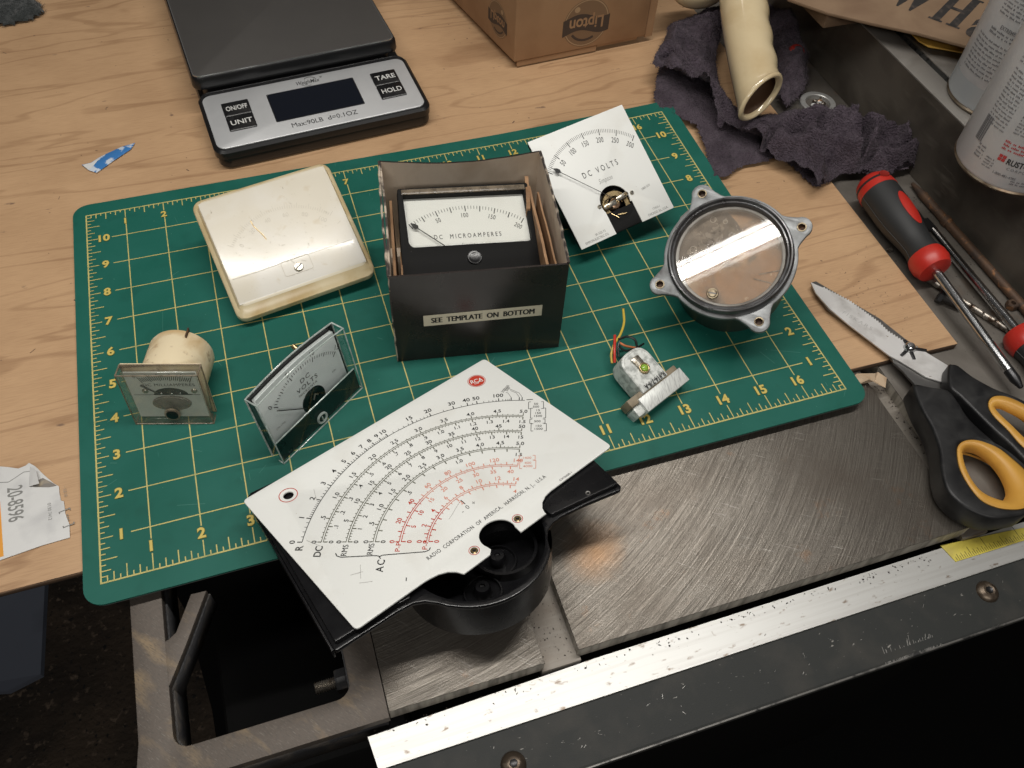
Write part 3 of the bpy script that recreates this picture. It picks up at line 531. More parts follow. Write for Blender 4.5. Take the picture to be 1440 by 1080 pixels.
# ================================================================== CUTTING MAT
matth = thing('cutting_mat', 'green cutting mat with yellow inch grid and numbered rulers', 'cutting mat', Matrix())
def bend(x, y): return 0.20 * max(0, (x - 11.5) / 6) ** 1.3 * max(0, (y - 5) / 6.4) ** 1.3
def mat_surface(z0, z1, mts, name, inset=0.0):
    bm = bmesh.new(); P = rrect(-0.34 + inset, -0.46 + inset, 17.44 - inset, 11.46 - inset, 0.42, 8)
    top = bm.faces.new([bm.verts.new((x, y, z1)) for x, y in P])
    for k in range(1, 36): bmesh.ops.bisect_plane(bm, geom=bm.verts[:] + bm.edges[:] + bm.faces[:], plane_co=(k * 0.5 - 0.1, 0, 0), plane_no=(1, 0, 0))
    for k in range(1, 24): bmesh.ops.bisect_plane(bm, geom=bm.verts[:] + bm.edges[:] + bm.faces[:], plane_co=(0, k * 0.5 - 0.2, 0), plane_no=(0, 1, 0))
    r = bmesh.ops.extrude_face_region(bm, geom=bm.faces[:])
    for v in [g for g in r['geom'] if isinstance(g, bmesh.types.BMVert)]: v.co.z = z0
    for v in bm.verts: v.co.z += bend(v.co.x, v.co.y)
    bmesh.ops.recalc_face_normals(bm, faces=bm.faces)
    for f in bm.faces: f.material_index = 0 if f.normal.z > 0.5 else 1
    return from_bm(name, bm, mts, matth)
mat_surface(-0.045, 0.0, ['mat_green', 'mat_green'], 'top_layer')
mat_surface(-0.095, -0.046, ['mat_edge', 'mat_edge'], 'core_layer', 0.012)
G = Print()
def seg_line(p, q, w):
    n = max(1, int(math.dist(p, q) / 0.5))
    for i in range(n):
        a = [p[k] + (q[k] - p[k]) * i / n for k in (0, 1)]; b = [p[k] + (q[k] - p[k]) * (i + 1) / n for k in (0, 1)]; G.line(a, b, w)
W_ = 0.026
def grid():
    for i in range(1, 17): seg_line((i, 0.72), (i, 10.42 if i < 10 else 10.42), W_)
    G.zo = 0.0015
    for j in range(1, 11): seg_line((0.62, j), (16.38, j), W_)
def ruler_edges():
    G.zo = 0.003; seg_line((-0.017, 0), (17.017, 0), 0.034); seg_line((-0.017, 11), (17.017, 11), 0.034)
    G.zo = 0.0045; seg_line((0, 0.018), (0, 10.982), 0.034); seg_line((17, 0.018), (17, 10.982), 0.034); G.zo = 0.006
    for k in range(1, 17 * 8):
        x = k / 8; l = (0.38 if k % 8 == 0 else 0.30 if k % 4 == 0 else 0.2 if k % 2 == 0 else 0.11)
        G.line((x, 0), (x, l), 0.024); G.line((x, 11), (x, 11 - l * 0.85), 0.024)
    G.zo = 0.0075
    for k in range(1, 11 * 8):
        y = k / 8; l = (0.27 if k % 8 == 0 else 0.33 if k % 4 == 0 else 0.2 if k % 2 == 0 else 0.11)
        G.line((0, y), (l, y), 0.024); G.line((17, y), (17 - l, y), 0.024)
    for cx, cy, sx, sy in ((0, 0, 1, 1), (17, 0, -1, 1), (0, 11, 1, -1), (17, 11, -1, -1)):
        G.zo = 0.0095; G.line((cx + 0.125 * sx, cy), (cx + 0.125 * sx, cy + 0.137 * sy), 0.024); G.zo = 0.011; G.line((cx, cy + 0.125 * sy), (cx + 0.14 * sx, cy + 0.125 * sy), 0.024)
grid(); ruler_edges()
o = G.build('grid_print', ['yellow'], matth, f=lambda x, y: (x, y, 0.004 + bend(x, y)))
K = Print(); rk_ = random.Random(11)
for k in range(85):
    x, y = rk_.uniform(0, 17), rk_.uniform(-0.2, 11); a = rk_.choice((0.2, 1.4, 1.6, -0.3, 0.9)) + rk_.gauss(0, 0.25); l = rk_.uniform(0.05, 0.9) * rk_.random(); K.line((x, y), (x + l * math.cos(a), y + l * math.sin(a)), rk_.uniform(0.006, 0.012))
for k in range(160):
    x, y = rk_.uniform(-0.2, 17.2), rk_.uniform(-0.3, 11.2); K.disc(x, y, rk_.uniform(0.006, 0.016), 5)
o = K.build('knife_marks', ['mat_scuff'], matth, f=lambda x, y: (x, y, 0.0025 + bend(x, y))); tag(o, kind='stuff')
def ruler_number(t, x, y, h):
    G = Print()
    for G.cur, bold in ((0, 0.060), (1, 0.032)): G.text(t, x, y, h, bold=bold, space=1.0)
    zl = {0: 0.014, 1: 0.018}; o = G.build('ruler_number', ['brown_rim', 'yellow_digit'], matth)
    for p in o.data.polygons:
        for v in p.vertices: c = o.data.vertices[v].co; c.z = zl[p.material_index] + bend(c.x, c.y)
for i in range(1, 17): ruler_number(str(i), i - 0.01, 0.555, 0.235); ruler_number(str(i), i - 0.01, 10.53, 0.21)
for j in range(1, 11): ruler_number(str(j), 0.43, j, 0.235); ruler_number(str(j), 16.56, j, 0.235)

# ================================================================== METERS
# --- volts meter with bare white scale plate -------------------------
vm = thing('panel_meter', 'open meter with square white DC VOLTS scale plate reading to 300', 'panel meter', frame((13.357, 7.266, 1.437), (0.9696, 0.2423, 0.0343), (-0.2256, 0.8309, 0.5086)), 'panel meters on the cutting mat')
vo = [(-1.515, -1.565), (-0.405, -1.565), (-0.405, -0.92)] + [(0.44 * math.cos(a), -0.76 + 0.44 * math.sin(a)) for a in [PI * 1.12 - k * (PI * 1.24) / 18 for k in range(19)]] + [(0.455, -0.92), (0.455, -1.565), (1.515, -1.565), (1.515, 1.565), (-1.515, 1.565)]
plate('scale_plate', vo, [], 0.0, 0.035, 'enamel', vm, 0.006)
plate('meter_body', rrect(-1.50, -1.545, 1.505, 1.55, 0.08), [circle(0.03, -0.80, 0.50, 32)], -0.12, -0.004, 'black_matt', vm, 0.02)
lathe('meter_body', [(0, -0.30), (0.50, -0.30), (0.50, -0.12)], 'black', vm, 32, Matrix.Translation((0.03, -0.80, 0)))
plate('core_frame', rrect(-0.40, -1.53, 0.45, -0.98, 0.02), [], -0.13, -0.012, 'black_matt', vm)
lathe('barrel', [(0, -1.30), (1.18, -1.30), (1.24, -1.24), (1.28, -0.10)], 'black', vm, 56)
P = Print(); R0, cy0 = 1.955, -0.72
th = lambda f: math.radians(90 + 45.6 - 91.2 * f)
for k in range(61):
    a = th(k / 60); l = 0.17 if k % 10 == 0 else (0.10); wdt = 0.020 if k % 10 == 0 else 0.010
    ro = R0 + 0.02; P.line((ro * math.cos(a), cy0 + ro * math.sin(a)), ((ro - l) * math.cos(a), cy0 + (ro - l) * math.sin(a)), wdt)
for k in range(1, 7):
    a = th(k / 6 - 0.010); r = R0 - 0.275; P.text(str(k * 50), r * math.cos(a), cy0 + r * math.sin(a), 0.15, a - PI / 2, 0.0, 0.62, space=1.1)
P.text('DC VOLTS', 0.03, 0.19, 0.16, 0, 0.0, space=1.7, fit=1.12)
P.cur = 1
P.text('Simpson', 0.02, -0.12, 0.14, 0, -0.012, 0.62, slant=0.25, space=1.05); P.text('1000 Ω/V', 1.02, -0.74, 0.06, 0.12, 0, 0.9)
P.text('SK-525-73', -0.82, -1.36, 0.06, 0, 0, 0.9); P.text('SIMPSON ELECTRIC CO.', -0.98, -1.47, 0.065, 0, 0, 0.75)
P.text('17453-1', 1.02, -1.36, 0.06, 0, 0, 0.9); P.text('CHICAGO, ILL., U.S.A.', 1.02, -1.47, 0.065, 0, 0, 0.75)
P.build('scale_print', ['ink', 'ink_grey'], vm, 0.040)
bm = bmesh.new(); tip = Vector((-1.30, 0.70, 0.13)); piv = Vector((-0.05, -0.70, 0.13)); bm_tube(bm, [piv, tip], 0.009, 6)
dv = (tip - piv).normalized(); nv = Vector((-dv.y, dv.x, 0)); c = tip - dv * 0.19
vs = [bm.verts.new(c + dv * a + nv * b + Vector((0, 0, 0.012))) for a, b in ((0.13, 0), (0.03, 0.055), (-0.05, 0.06), (-0.12, 0.0), (-0.05, -0.06), (0.03, -0.055))]; bm.faces.new(vs)
from_bm('needle', bm, 'ink', vm)
mv = lathe('movement', [(0.26, -0.05), (0.40, -0.05), (0.42, -0.08), (0.42, -0.18)], 'brass', vm, 36, Matrix.Translation((0.03, -0.86, 0)))
lathe('coil', [(0, 0.0), (0.10, 0.0), (0.14, -0.03), (0.14, -0.2)], 'copper', mv, 24, Matrix.Translation((0.0, -0.80, 0)))
for sx, cx, cyy in ((-1, -0.14, -0.80), (1, 0.19, -0.72)):
    plate('bridge_arm', rrect(-0.20, -0.065, 0.20, 0.065, 0.06), [], 0.03, 0.07, 'screw', mv, 0.008, Matrix.Translation((cx + sx * 0.05, cyy, 0)) @ Matrix.Rotation(0.12, 4, 'Z'))
    slotted_screw('arm_screw', cx + sx * 0.16, cyy + sx * 0.02, 0.07, 0.045, 'brass', mv, 0.5, 0.03)
tube('hair_spring', [(0.14 * math.cos(t * 0.6) * (1 - t / 34) + 0.0, -0.74 + 0.14 * math.sin(t * 0.6) * (1 - t / 34), 0.05) for t in range(30)], 0.008, 'brass', mv, 5)
for k in range(7):
    a = random.uniform(0, 6.28); r = random.uniform(0.12, 0.3); tube('lead', [(r * math.cos(a), -0.85 + r * math.sin(a), -0.02), (r * 1.3 * math.cos(a + 0.7), -0.85 + r * 1.3 * math.sin(a + 0.7), 0.03)], 0.014, random.choice(['screw_dark', 'brass']), mv, 6)
for x in (-0.50, 0.555): slotted_screw('dial_screw', x, -0.735, 0.035, 0.058, 'screw', vm, 0.9, 0.035)

# --- meter carton with microammeter ------------------------------------
ux = Vector((0.986, -0.166, 0)); uy = Vector((0.166, 0.986, 0))
ct = thing('meter_carton', 'open black carton labelled SEE TEMPLATE ON BOTTOM holding a meter', 'carton', frame((6.90, 3.80, 0.005), ux, uy))
WX, WY, HZ, T = 3.93, 3.86, 2.90, 0.035
def wall(name, P0, P1, bow=0.0, hts=None, out=(0, -1)):
    bm = bmesh.new(); n = 14; n0 = Vector((P1[0] - P0[0], P1[1] - P0[1])); nrm = Vector(out); th_ = 0.045
    prev = None
    for i in range(n + 1):
        t = i / n; b = bow * math.sin(PI * t); h = HZ + (hts(t) if hts else 0) + noise.noise(Vector((t * 9, P0[0] * 3, P0[1]))) * 0.012
        rows = []
        x, y = P0[0] + n0.x * t, P0[1] + n0.y * t
        for off in (0, -th_):
            rows += [bm.verts.new((x + nrm.x * off, y + nrm.y * off, 0)), bm.verts.new((x + nrm.x * (off - b), y + nrm.y * (off - b), h))]
        if prev:
            for fi, (a, b2) in enumerate(((0, 1), (1, 3), (3, 2), (2, 0))):
                f = bm.faces.new((prev[a], prev[b2], rows[b2], rows[a])); f.material_index = {0: 0, 1: 2, 2: 1, 3: 1}[fi]
        else: bm.faces.new((rows[0], rows[2], rows[3], rows[1]))
        prev = rows
    bm.faces.new((prev[0], prev[2], prev[3], prev[1]))
    return from_bm(name, bm, ['carton', 'liner', 'carton_worn' if out[0] else 'carton'], ct)
wall('front_wall', (0, 0), (WX, 0), 0.0, lambda t: -0.03 * t, (0, -1))
wall('back_wall', (0.02, WY), (WX - 0.02, WY), 0.10, lambda t: -0.10 * math.sin(PI * t) ** 1.0, (0, 1))
wall('left_wall', (0, 0.045), (0.0, WY - 0.046), 0.04, None, (-1, 0))
wall('right_wall', (WX, 0.045), (WX, WY - 0.046), -0.05, None, (1, 0))
box('bottom', (0.05, 0.05, 0.0), (WX - 0.05, WY - 0.05, 0.04), 'liner', ct)
def rough_strip(name, pts, r, mt, par, seed=0):
    bm = bmesh.new(); pts2 = spline(pts, 10); rr = [r * (0.8 + 0.7 * abs(noise.noise(Vector((i * 0.9, seed, 0))))) for i in range(len(pts2))]
    pts2 = [p + Vector((noise.noise(Vector((i * 0.7, 1, seed))), noise.noise(Vector((i * 0.7, 5, seed))), 0)) * r * 0.8 for i, p in enumerate(pts2)]
    bm_tube(bm, pts2, rr, 7); return from_bm(name, bm, mt, par, True)
rough_strip('worn_edge', [(-0.0, 0.02, HZ), (0.0 - 0.02, 1.9, HZ + 0.0), (0.0, WY - 0.03, HZ)], 0.034, 'carton_worn', ct, 1)
rough_strip('worn_edge', [(WX, 0.02, HZ), (WX + 0.03, 1.9, HZ), (WX, WY - 0.03, HZ)], 0.030, 'carton_worn', ct, 2)
rough_strip('worn_edge', [(0.0, 0.0, 0.02), (-0.01, 0.0, 1.5), (0.0, 0.0, HZ)], 0.018, 'carton_worn', ct, 3)
P = Print(); P.rect(0.68, 1.235, 3.42, 1.60); P.cur = 1; P.V = [(x, y) for x, y in P.V]
o = P.build('paper_label', ['label_paper'], ct, f=lambda x, y: (x, -0.006, y + 0.012 * (x - 2)))
P = Print(); [P.text('SEE  TEMPLATE  ON  BOTTOM', 2.05 + dx_, 1.415, 0.17, 0, 0.0, fit=2.38) for dx_ in (-0.009, -0.003, 0.003, 0.009)]
P.build('label_print', ['ink'], ct, f=lambda x, y: (x, -0.011, y + 0.012 * (x - 2)))
# kraft inserts
def kraft(name, P0, P1, z0, z1, parent=ct, th_=0.06):
    bm = bmesh.new(); d = Vector((P1[0] - P0[0], P1[1] - P0[1])); nn = Vector((-d.y, d.x)).normalized() * th_; pv = None; n = 12
    for i in range(n + 1):
        t = i / n; x, y = P0[0] + d.x * t, P0[1] + d.y * t; zz = z1 + 0.07 * noise.noise(Vector((t * 5, P0[0], 2))) - (0.14 if t < 0.08 else 0)
        r = [bm.verts.new((x, y, z0)), bm.verts.new((x, y, zz)), bm.verts.new((x + nn.x, y + nn.y, zz)), bm.verts.new((x + nn.x, y + nn.y, z0))]
        if pv:
            for k in range(4): bm.faces.new((pv[k], pv[(k + 1) % 4], r[(k + 1) % 4], r[k]))
        else: bm.faces.new(r)
        pv = r
    bm.faces.new(pv); return from_bm(name, bm, 'kraft', parent)
kraft('kraft_insert', (0.16, 0.12), (0.22, 3.1), 0.05, 2.30); kraft('kraft_insert', (3.62, 0.12), (3.60, 3.2), 0.05, 2.35)
kraft('kraft_insert', (3.78, 0.3), (3.76, 2.9), 0.05, 2.42, th_=0.04); kraft('kraft_insert', (0.30, 0.1), (0.34, 1.6), 0.05, 2.05, th_=0.04)
kraft('kraft_insert', (3.50, 2.5), (3.60, 3.5), 0.05, 2.40, th_=0.09)
# microammeter
mm = thing('panel_meter', 'black microammeter with white DC MICROAMPERES dial inside the carton', 'panel meter', frame((9.226, 5.727, 2.296), (0.991, -0.1105, -0.0759), (0.1288, 0.9414, 0.3118)), 'panel meters on the cutting mat')
bo = [(-1.74, -1.60), (1.68, -1.60), (1.64, -1.2), (1.585, 0.92), (-1.585, 0.90), (-1.70, -1.2)]
win = [(-1.40, -0.66), (1.40, -0.66), (1.47, -0.55), (1.47, 0.72), (-1.47, 0.72), (-1.47, -0.55)]
plate('bezel', round_poly(bo, 0.06), [round_poly(win, [0.13, 0.13, 0.08, 0.02, 0.02, 0.08])], -0.22, 0.0, 'black_matt', mm, 0.02)
box('body', (-1.50, -1.45, -1.5), (1.50, 0.80, -0.30), 'black', mm)
box('top_rib', (-1.50, 0.725, -0.16), (1.50, 0.86, 0.02), 'clear_edge_old', mm, 0.01)
box('dial', (-1.50, -0.80, -0.24), (1.50, 0.80, -0.20), 'enamel', mm)
plate('glass', rrect(-1.44, -0.63, 1.44, 0.70, 0.05), [], -0.045, -0.03, 'glass', mm)
P = Print(); cyy, R1 = -2.06, 2.53
for k in range(41):
    f = k / 40; a = math.radians(90 + 33.5 - 67 * f); big = k % 5 == 0; l = 0.15 if big else 0.09; ro = R1
    P.line((ro * math.cos(a), cyy + ro * math.sin(a)), ((ro - l) * math.cos(a), cyy + (ro - l) * math.sin(a)), 0.022 if big else 0.011)
for k in range(1, 5):
    a = math.radians(90 + 33.5 - 67 * (k / 4 - 0.012)); r = R1 - 0.25; P.text(str(k * 50), r * math.cos(a), cyy + r * math.sin(a), 0.12, (a - PI / 2) * 1.05, 0, 0.70, space=1.1)
P.text('DC  MICROAMPERES', -0.03, -0.33, 0.115, 0, 0.0, space=1.55, fit=1.62); P.cur = 1; P.text('Simpson', -0.03, -0.57, 0.10, 0, -0.01, 0.7, slant=0.25, space=1.2)
P.build('dial_print', ['ink', 'ink_grey'], mm, -0.194)
bm = bmesh.new(); tip = Vector((-1.36, 0.02, -0.12)); piv = Vector((-0.50, -0.72, -0.12)); bm_tube(bm, [piv, tip], 0.012, 6); dv = (tip - piv).normalized(); nv = Vector((-dv.y, dv.x, 0)); c = tip - dv * 0.12
bm.faces.new([bm.verts.new(c + dv * a + nv * b + Vector((0, 0, 0.014))) for a, b in ((0.13, 0), (0.03, 0.055), (-0.05, 0.06), (-0.10, 0.0), (-0.05, -0.06), (0.03, -0.055))]); from_bm('needle', bm, 'ink', mm)
lathe('zero_screw', [(0, 0.035), (0.05, 0.02), (0.12, 0.045), (0.165, 0.045), (0.175, 0.0)], 'black', mm, 32, Matrix.Translation((0.0, -1.03, 0)))

# --- clear DC VOLTS meter, standing ---------------------------------------
cm_ = thing('panel_meter', 'clear rectangular DC VOLTS meter reading to 15, standing on its edge', 'panel meter', frame((3.874, 1.719, 0.01), (0.8003, 0.5996, 0), (-0.0879, 0.1173, 0.9892)), 'panel meters on the cutting mat')
Wc, Hc, Dc = 2.575, 1.96, 0.36
def arc_top(x0, x1, y, rise, n=36): return [(x0 + (x1 - x0) * (1 - i / n), y + rise * math.sin(PI * (1 - i / n))) for i in range(n + 1)]
out_c = [(0, 0), (Wc * 0.5, -0.0), (Wc, 0)] + arc_top(0, Wc, Hc, 0.10)
inn_c = [(0.05, 0.05), (Wc - 0.05, 0.05)] + arc_top(0.05, Wc - 0.05, Hc - 0.05, 0.10)
plate('cover_face', out_c, [], -0.035, 0.0, 'clear', cm_)
cvr = plate('cover_rim', out_c, [inn_c], -Dc, -0.036, 'clear', cm_)
for p in cvr.data.polygons: p.use_smooth = abs(p.normal.z) < 0.5
cvr.data.set_sharp_from_angle(angle=0.6)
def bead(name, pts, r, mt, par): return tube(name, pts, r, mt, par, 6)
z3 = lambda P, z: [(x, y, z) for x, y in P]
bead('cover_edge', z3(out_c + [out_c[0]], -0.012), 0.016, 'clear_edge', cm_); bead('cover_edge', z3(out_c + [out_c[0]], -Dc), 0.020, 'clear_edge', cm_)
for x, y in ((0, 0), (Wc, 0), (0, Hc), (Wc, Hc)): bead('cover_edge', [(x, y, 0), (x, y, -Dc)], 0.018, 'clear_edge', cm_)
din = [(0.12, 0.30), (Wc - 0.12, 0.30)] + arc_top(0.12, Wc - 0.12, Hc - 0.13, 0.09)
plate('back_plate', out_c, [], -Dc - 0.03, -Dc - 0.004, 'black', cm_)
plate('rear_housing', circle(Wc / 2, 0.62, 0.50, 40), [], -0.95, -Dc - 0.05, 'black', cm_)
plate('dial_tray', din, [], -0.355, -0.302, 'dial_white', cm_)
hub_hole = circle(1.40, 0.50, 0.40, 28)
plate('dial', din, [], -0.30, -0.26, 'silver_dial', cm_)
plate('lower_panel', [(0.03, 0.03), (Wc - 0.03, 0.03), (Wc - 0.03, 0.64), (0.03, 0.60)], [], -0.10, -0.06, 'black', cm_)
bead('panel_lip', [(0.03, 0.62, -0.07), (Wc - 0.03, 0.66, -0.07)], 0.018, 'clear_edge', cm_)
lathe('hub_disc', [(0, -0.245), (0.33, -0.245), (0.34, -0.26)], 'black', cm_, 36, Matrix.Translation((1.42, 0.60, 0)))
P = Print(); cx, cyy, R2 = 1.40, 0.42, 1.30
for k in range(31):
    a = math.radians(90 + 47 - 94 * k / 30); big = k % 5 == 0; l = 0.13 if k % 10 == 0 else 0.10 if big else 0.075
    P.line((cx + R2 * math.cos(a), cyy + R2 * math.sin(a)), (cx + (R2 - l) * math.cos(a), cyy + (R2 - l) * math.sin(a)), 0.020 if big else 0.014)
for k, t in enumerate(('0', '5', '10', '15')):
    a = math.radians(90 + 47 - 94 * k / 3); r = R2 + 0.11; P.text(t, cx + r * math.cos(a), cyy + r * math.sin(a), 0.13, (a - PI / 2) * 0.6, 0, 0.9)
P.text('DC', 1.40, 1.34, 0.12, 0, 0, fit=0.28, space=1.2); P.text('VOLTS', 1.40, 1.15, 0.12, 0, 0, fit=0.62, space=1.2); P.text('MICRONTA', 1.38, 1.00, 0.065, 0, 0, fit=0.55, space=1.2)
P.cur = 1; P.text('270-1754', 0.42, 0.72, 0.05, 0.0, 0, 1.0); P.text('4.0k', 2.15, 0.86, 0.05, 0, 0, 1)
P.build('dial_print', ['ink', 'ink_grey'], cm_, -0.252)
tube('needle', [(1.12, 0.62, -0.20), (0.46, 1.22, -0.20)], 0.012, 'ink', cm_, 5)
tube('needle_pivot', [(1.38, 0.66, -0.2), (1.46, 0.78, -0.2), (1.52, 0.70, -0.2)], 0.018, 'screw', cm_, 6)
lathe('zero_screw', [(0.10, -0.02), (0.10, 0.0), (0.125, 0.012), (0.15, 0.0), (0.15, -0.03)], 'clear_edge', cm_, 28, Matrix.Translation((1.30, 0.22, 0)))
box('zero_slot', (1.28, 0.15, 0.001), (1.31, 0.29, 0.008), 'clear_edge', cm_)
tube('terminal', [(1.80, 1.30, -Dc), (1.82, 1.60, -0.95)], 0.06, 'brass', cm_, 12)

# --- small ivory milliammeter ------------------------------------------
mi_ = thing('panel_meter', 'small square milliammeter with clear face and grimy ivory barrel', 'panel meter', frame((0.93, 3.69, 0.16), (0.961, -0.276, 0), (0.032, 0.111, 0.993)), 'panel meters on the cutting mat')
x0, y0, x1, y1, dp = -0.05, -0.145, 1.66, 1.41, 0.34
plate('cover_face', [(x0, y0), (x1, y0), (x1, y1), (x0, y1)], [], -0.03, 0.0, 'clear_old', mi_)
plate('cover_rim', [(x0, y0), (x1, y0), (x1, y1), (x0, y1)], [[(x0 + .05, y0 + .05), (x1 - .05, y0 + .05), (x1 - .05, y1 - .05), (x0 + .05, y1 - .05)]], -dp, -0.031, 'clear_old', mi_)
cs = [(x0, y0), (x1, y0), (x1, y1), (x0, y1), (x0, y0)]
bead('cover_edge', z3(cs, -0.01), 0.018, 'clear_edge_old', mi_); bead('cover_edge', z3(cs, -dp), 0.018, 'clear_edge_old', mi_)
for x, y in cs[:4]: bead('cover_edge', [(x, y, 0), (x, y, -dp)], 0.018, 'clear_edge_old', mi_)
plate('flange', [(x0, y0), (x1, y0), (x1, y1), (x0, y1)], [], -dp - 0.05, -dp - 0.003, 'ivory', mi_, 0.01)
pb = [(0.70, -dp - 0.05), (0.715, -0.55), (0.715, -1.38), (0.69, -1.45), (0.62, -1.47), (0, -1.47)]
lathe('barrel', pb, 'ivory', mi_, 48, Matrix.Translation((0.86, 0.70, 0)))
bm = bmesh.new(); bm_box(bm, (0.80 + 0.33, 1.30, -1.49), (0.80 + 0.36, 1.42, -1.22)); from_bm('barrel_slot', bm, 'rust', mi_)
plate('dial', [(x0 + .09, y0 + .08), (x1 - .09, y0 + .08), (x1 - .09, y1 - .06), (x0 + .09, y1 - .06)], [], -0.20, -0.16, 'silver_dial', mi_)
P = Print(); cx, cyy, R3 = 0.90, -0.30, 1.45
for k in range(26):
    a = math.radians(90 + 22 - 44 * k / 25); l = 0.14 if k % 5 == 0 else 0.10
    yy = 1.13 + 0.05 * math.sin(PI * k / 25); xx = 0.36 + 1.04 * k / 25
    P.line((xx + 0.035 * (k - 12.5) / 12.5 * 1.6, yy + l * 0.6), (xx - 0.02 * (k - 12.5) / 12.5, yy - l * 0.6), 0.019)
P.text('0', 0.24, 1.22, 0.075, 0.4); P.text('1', 1.47, 1.24, 0.075, -0.4); P.text('.4', 0.72, 1.30, 0.05); P.text('.6', 1.0, 1.30, 0.05); P.text('.2', 0.50, 1.28, 0.045, 0.2); P.text('.8', 1.25, 1.28, 0.045, -0.2)
P.text('DC MILLIAMPERES', 0.92, 0.975, 0.085, 0, 0.0, fit=1.10, space=1.1)
P.line((0.09, 0.66), (1.52, 0.66), 0.012)
P.cur = 2; P.poly([(0.90 + 0.37 * math.cos(t), 0.66 + 0.22 * math.sin(t)) for t in [PI * k / 16 for k in range(17)]]); P.line((0.52, 0.665), (1.35, 0.665), 0.03)
P.build('dial_print', ['ink', 'ink_grey', 'ink'], mi_, -0.155)
bl = [(0.86 + (0.42 if math.cos(t) > 0 else 0.42) * math.cos(t) * (1 if abs(math.sin(t)) < .9 else 1), 0.42 + 0.22 * math.sin(t)) for t in [2 * PI * k / 28 for k in range(28)]]
plate('pivot_cover', bl, [], -0.155, -0.09, 'cloudy', mi_, 0.02)
lathe('zero_knob', [(0, 0.02), (0.09, 0.03), (0.13, 0.02), (0.14, -0.10)], 'black', mi_, 28, Matrix.Translation((0.83, 0.17, 0)))
lathe('knob_ring', [(0.13, 0.015), (0.17, 0.01), (0.18, -0.03)], 'clear_edge_old', mi_, 28, Matrix.Translation((0.83, 0.17, 0)))
for x in (0.37, 1.42): ball('dial_screw', (x, 0.79, -0.15), 0.07, 'screw', mi_, (1, 1, 0.6))
for x in (0.70, 0.92, 1.10): ball('pivot_part', (x, 0.72, -0.14), 0.03, 'chrome', mi_)
tube('needle', [(0.66, 0.70, -0.13), (0.33, 0.99, -0.13)], [0.014, 0.022], 'ink', mi_, 6)

# --- cream meter, lying on its barrel ---------------------------------------
Mc = frame((4.93, 7.62, 1.06), (0.9466, 0.322, 0.0), (-0.30, 0.85, 0.42))
n_ = Vector((0.05, -0.38, 0.92)).normalized(); xx = Vector((3.62, 1.22, 0)); xx = (xx - n_ * xx.dot(n_)).normalized(); yy = n_.cross(xx)
cr = thing('panel_meter', 'yellowed cream rectangular meter with shiny face lying tilted on its barrel', 'panel meter', frame((4.971, 7.629, 1.00), (0.9862, 0.1634, 0.0274), (-0.1617, 0.9136, 0.3731)), 'panel meters on the cutting mat')
wc, hc = 3.58, 3.366
def loft(loops, name, mt, parent, cap_top=True, cap_bot=False, smooth=True, mi=None):
    bm = bmesh.new(); R = [[bm.verts.new(p) for p in l] for l in loops]
    for li, (A, B) in enumerate(zip(R, R[1:])):
        for i in range(len(A)):
            f = bm.faces.new((A[i], A[(i + 1) % len(A)], B[(i + 1) % len(A)], B[i]))
            if mi: f.material_index = mi[li]
    if cap_top:
        f = bm.faces.new(R[-1])
        if mi: f.material_index = mi[-1]
    if cap_bot: bm.faces.new(R[0])
    return from_bm(name, bm, mt, parent, smooth)
rr3 = lambda i, r, z, ib=None, it=None: [(x, y, z) for x, y in rrect(-wc / 2 + i, -hc / 2 + (ib if ib is not None else i), wc / 2 - i, hc / 2 - (it if it is not None else i), r, 6)]
loft([rr3(0.05, 0.22, -0.22), rr3(0.0, 0.26, -0.18), rr3(0.0, 0.26, -0.03), rr3(0.02, 0.25, 0.0), rr3(0.10, 0.22, 0.03, 0.14, 0.10), rr3(0.14, 0.17, 0.13, 0.28, 0.13), rr3(0.17, 0.14, 0.16, 0.34, 0.18)], 'cover_rim', ['cream_dark', 'cream'], cr, False, True, True, [0, 0, 0, 0, 0, 1, 1])
# domed face: slopes at the foot and the head
yt, ybm = hc / 2 - 0.18, -hc / 2 + 0.34
bm = bmesh.new(); rows = []; prof = [(ybm, 0.16), (ybm + 0.05, 0.185), (-0.72, 0.235), (-0.66, 0.24), (0.2, 0.24), (0.95, 0.24), (1.12, 0.225), (yt - 0.08, 0.185), (yt, 0.16)]
for y, z in prof: rows.append([bm.verts.new((x, y, z * 1.0 - (0.02 if abs(x) > 1.60 else 0))) for x in (-1.63, -1.55, -0.7, 0, 0.7, 1.55, 1.63)])
for A, B in zip(rows, rows[1:]):
    for i in range(6): bm.faces.new((A[i], A[i + 1], B[i + 1], B[i]))
from_bm('cover_face', bm, 'cream_face', cr, 'all')
P = Print(); cyy, R4 = -0.95, 1.62
for k in range(51):
    a = math.radians(90 + 50 - 100 * k / 50); l = 0.15 if k % 5 == 0 else 0.08
    P.line((R4 * math.cos(a), cyy + R4 * math.sin(a)), ((R4 + l) * math.cos(a), cyy + (R4 + l) * math.sin(a)), 0.010)
for k in range(6):
    a = math.radians(90 + 46 - 92 * k / 5); P.text(str(k * 20), (R4 - 0.16) * math.cos(a), cyy + (R4 - 0.16) * math.sin(a), 0.11, a - PI / 2, -0.01)
P.build('faint_scale', ['cream_ink'], cr, 0.246)
P = Print(); P.path(rrect(-0.36, -1.07, 0.36, -0.69, 0.06) + [(0.30, -1.07)], 0.014); P.line((-0.10, -0.69), (-0.04, -0.80), 0.012); P.path([(-1.56, -0.70), (-0.9, -0.715), (-0.36, -0.70)], 0.008); P.path([(0.36, -0.70), (1.5, -0.70)], 0.008)
P.build('panel_outline', ['cream_ink'], cr, f=lambda x, y: (x, y, 0.252 if y > -0.7 else 0.252 - (-0.7 - y) * 0.10)); P = Print()
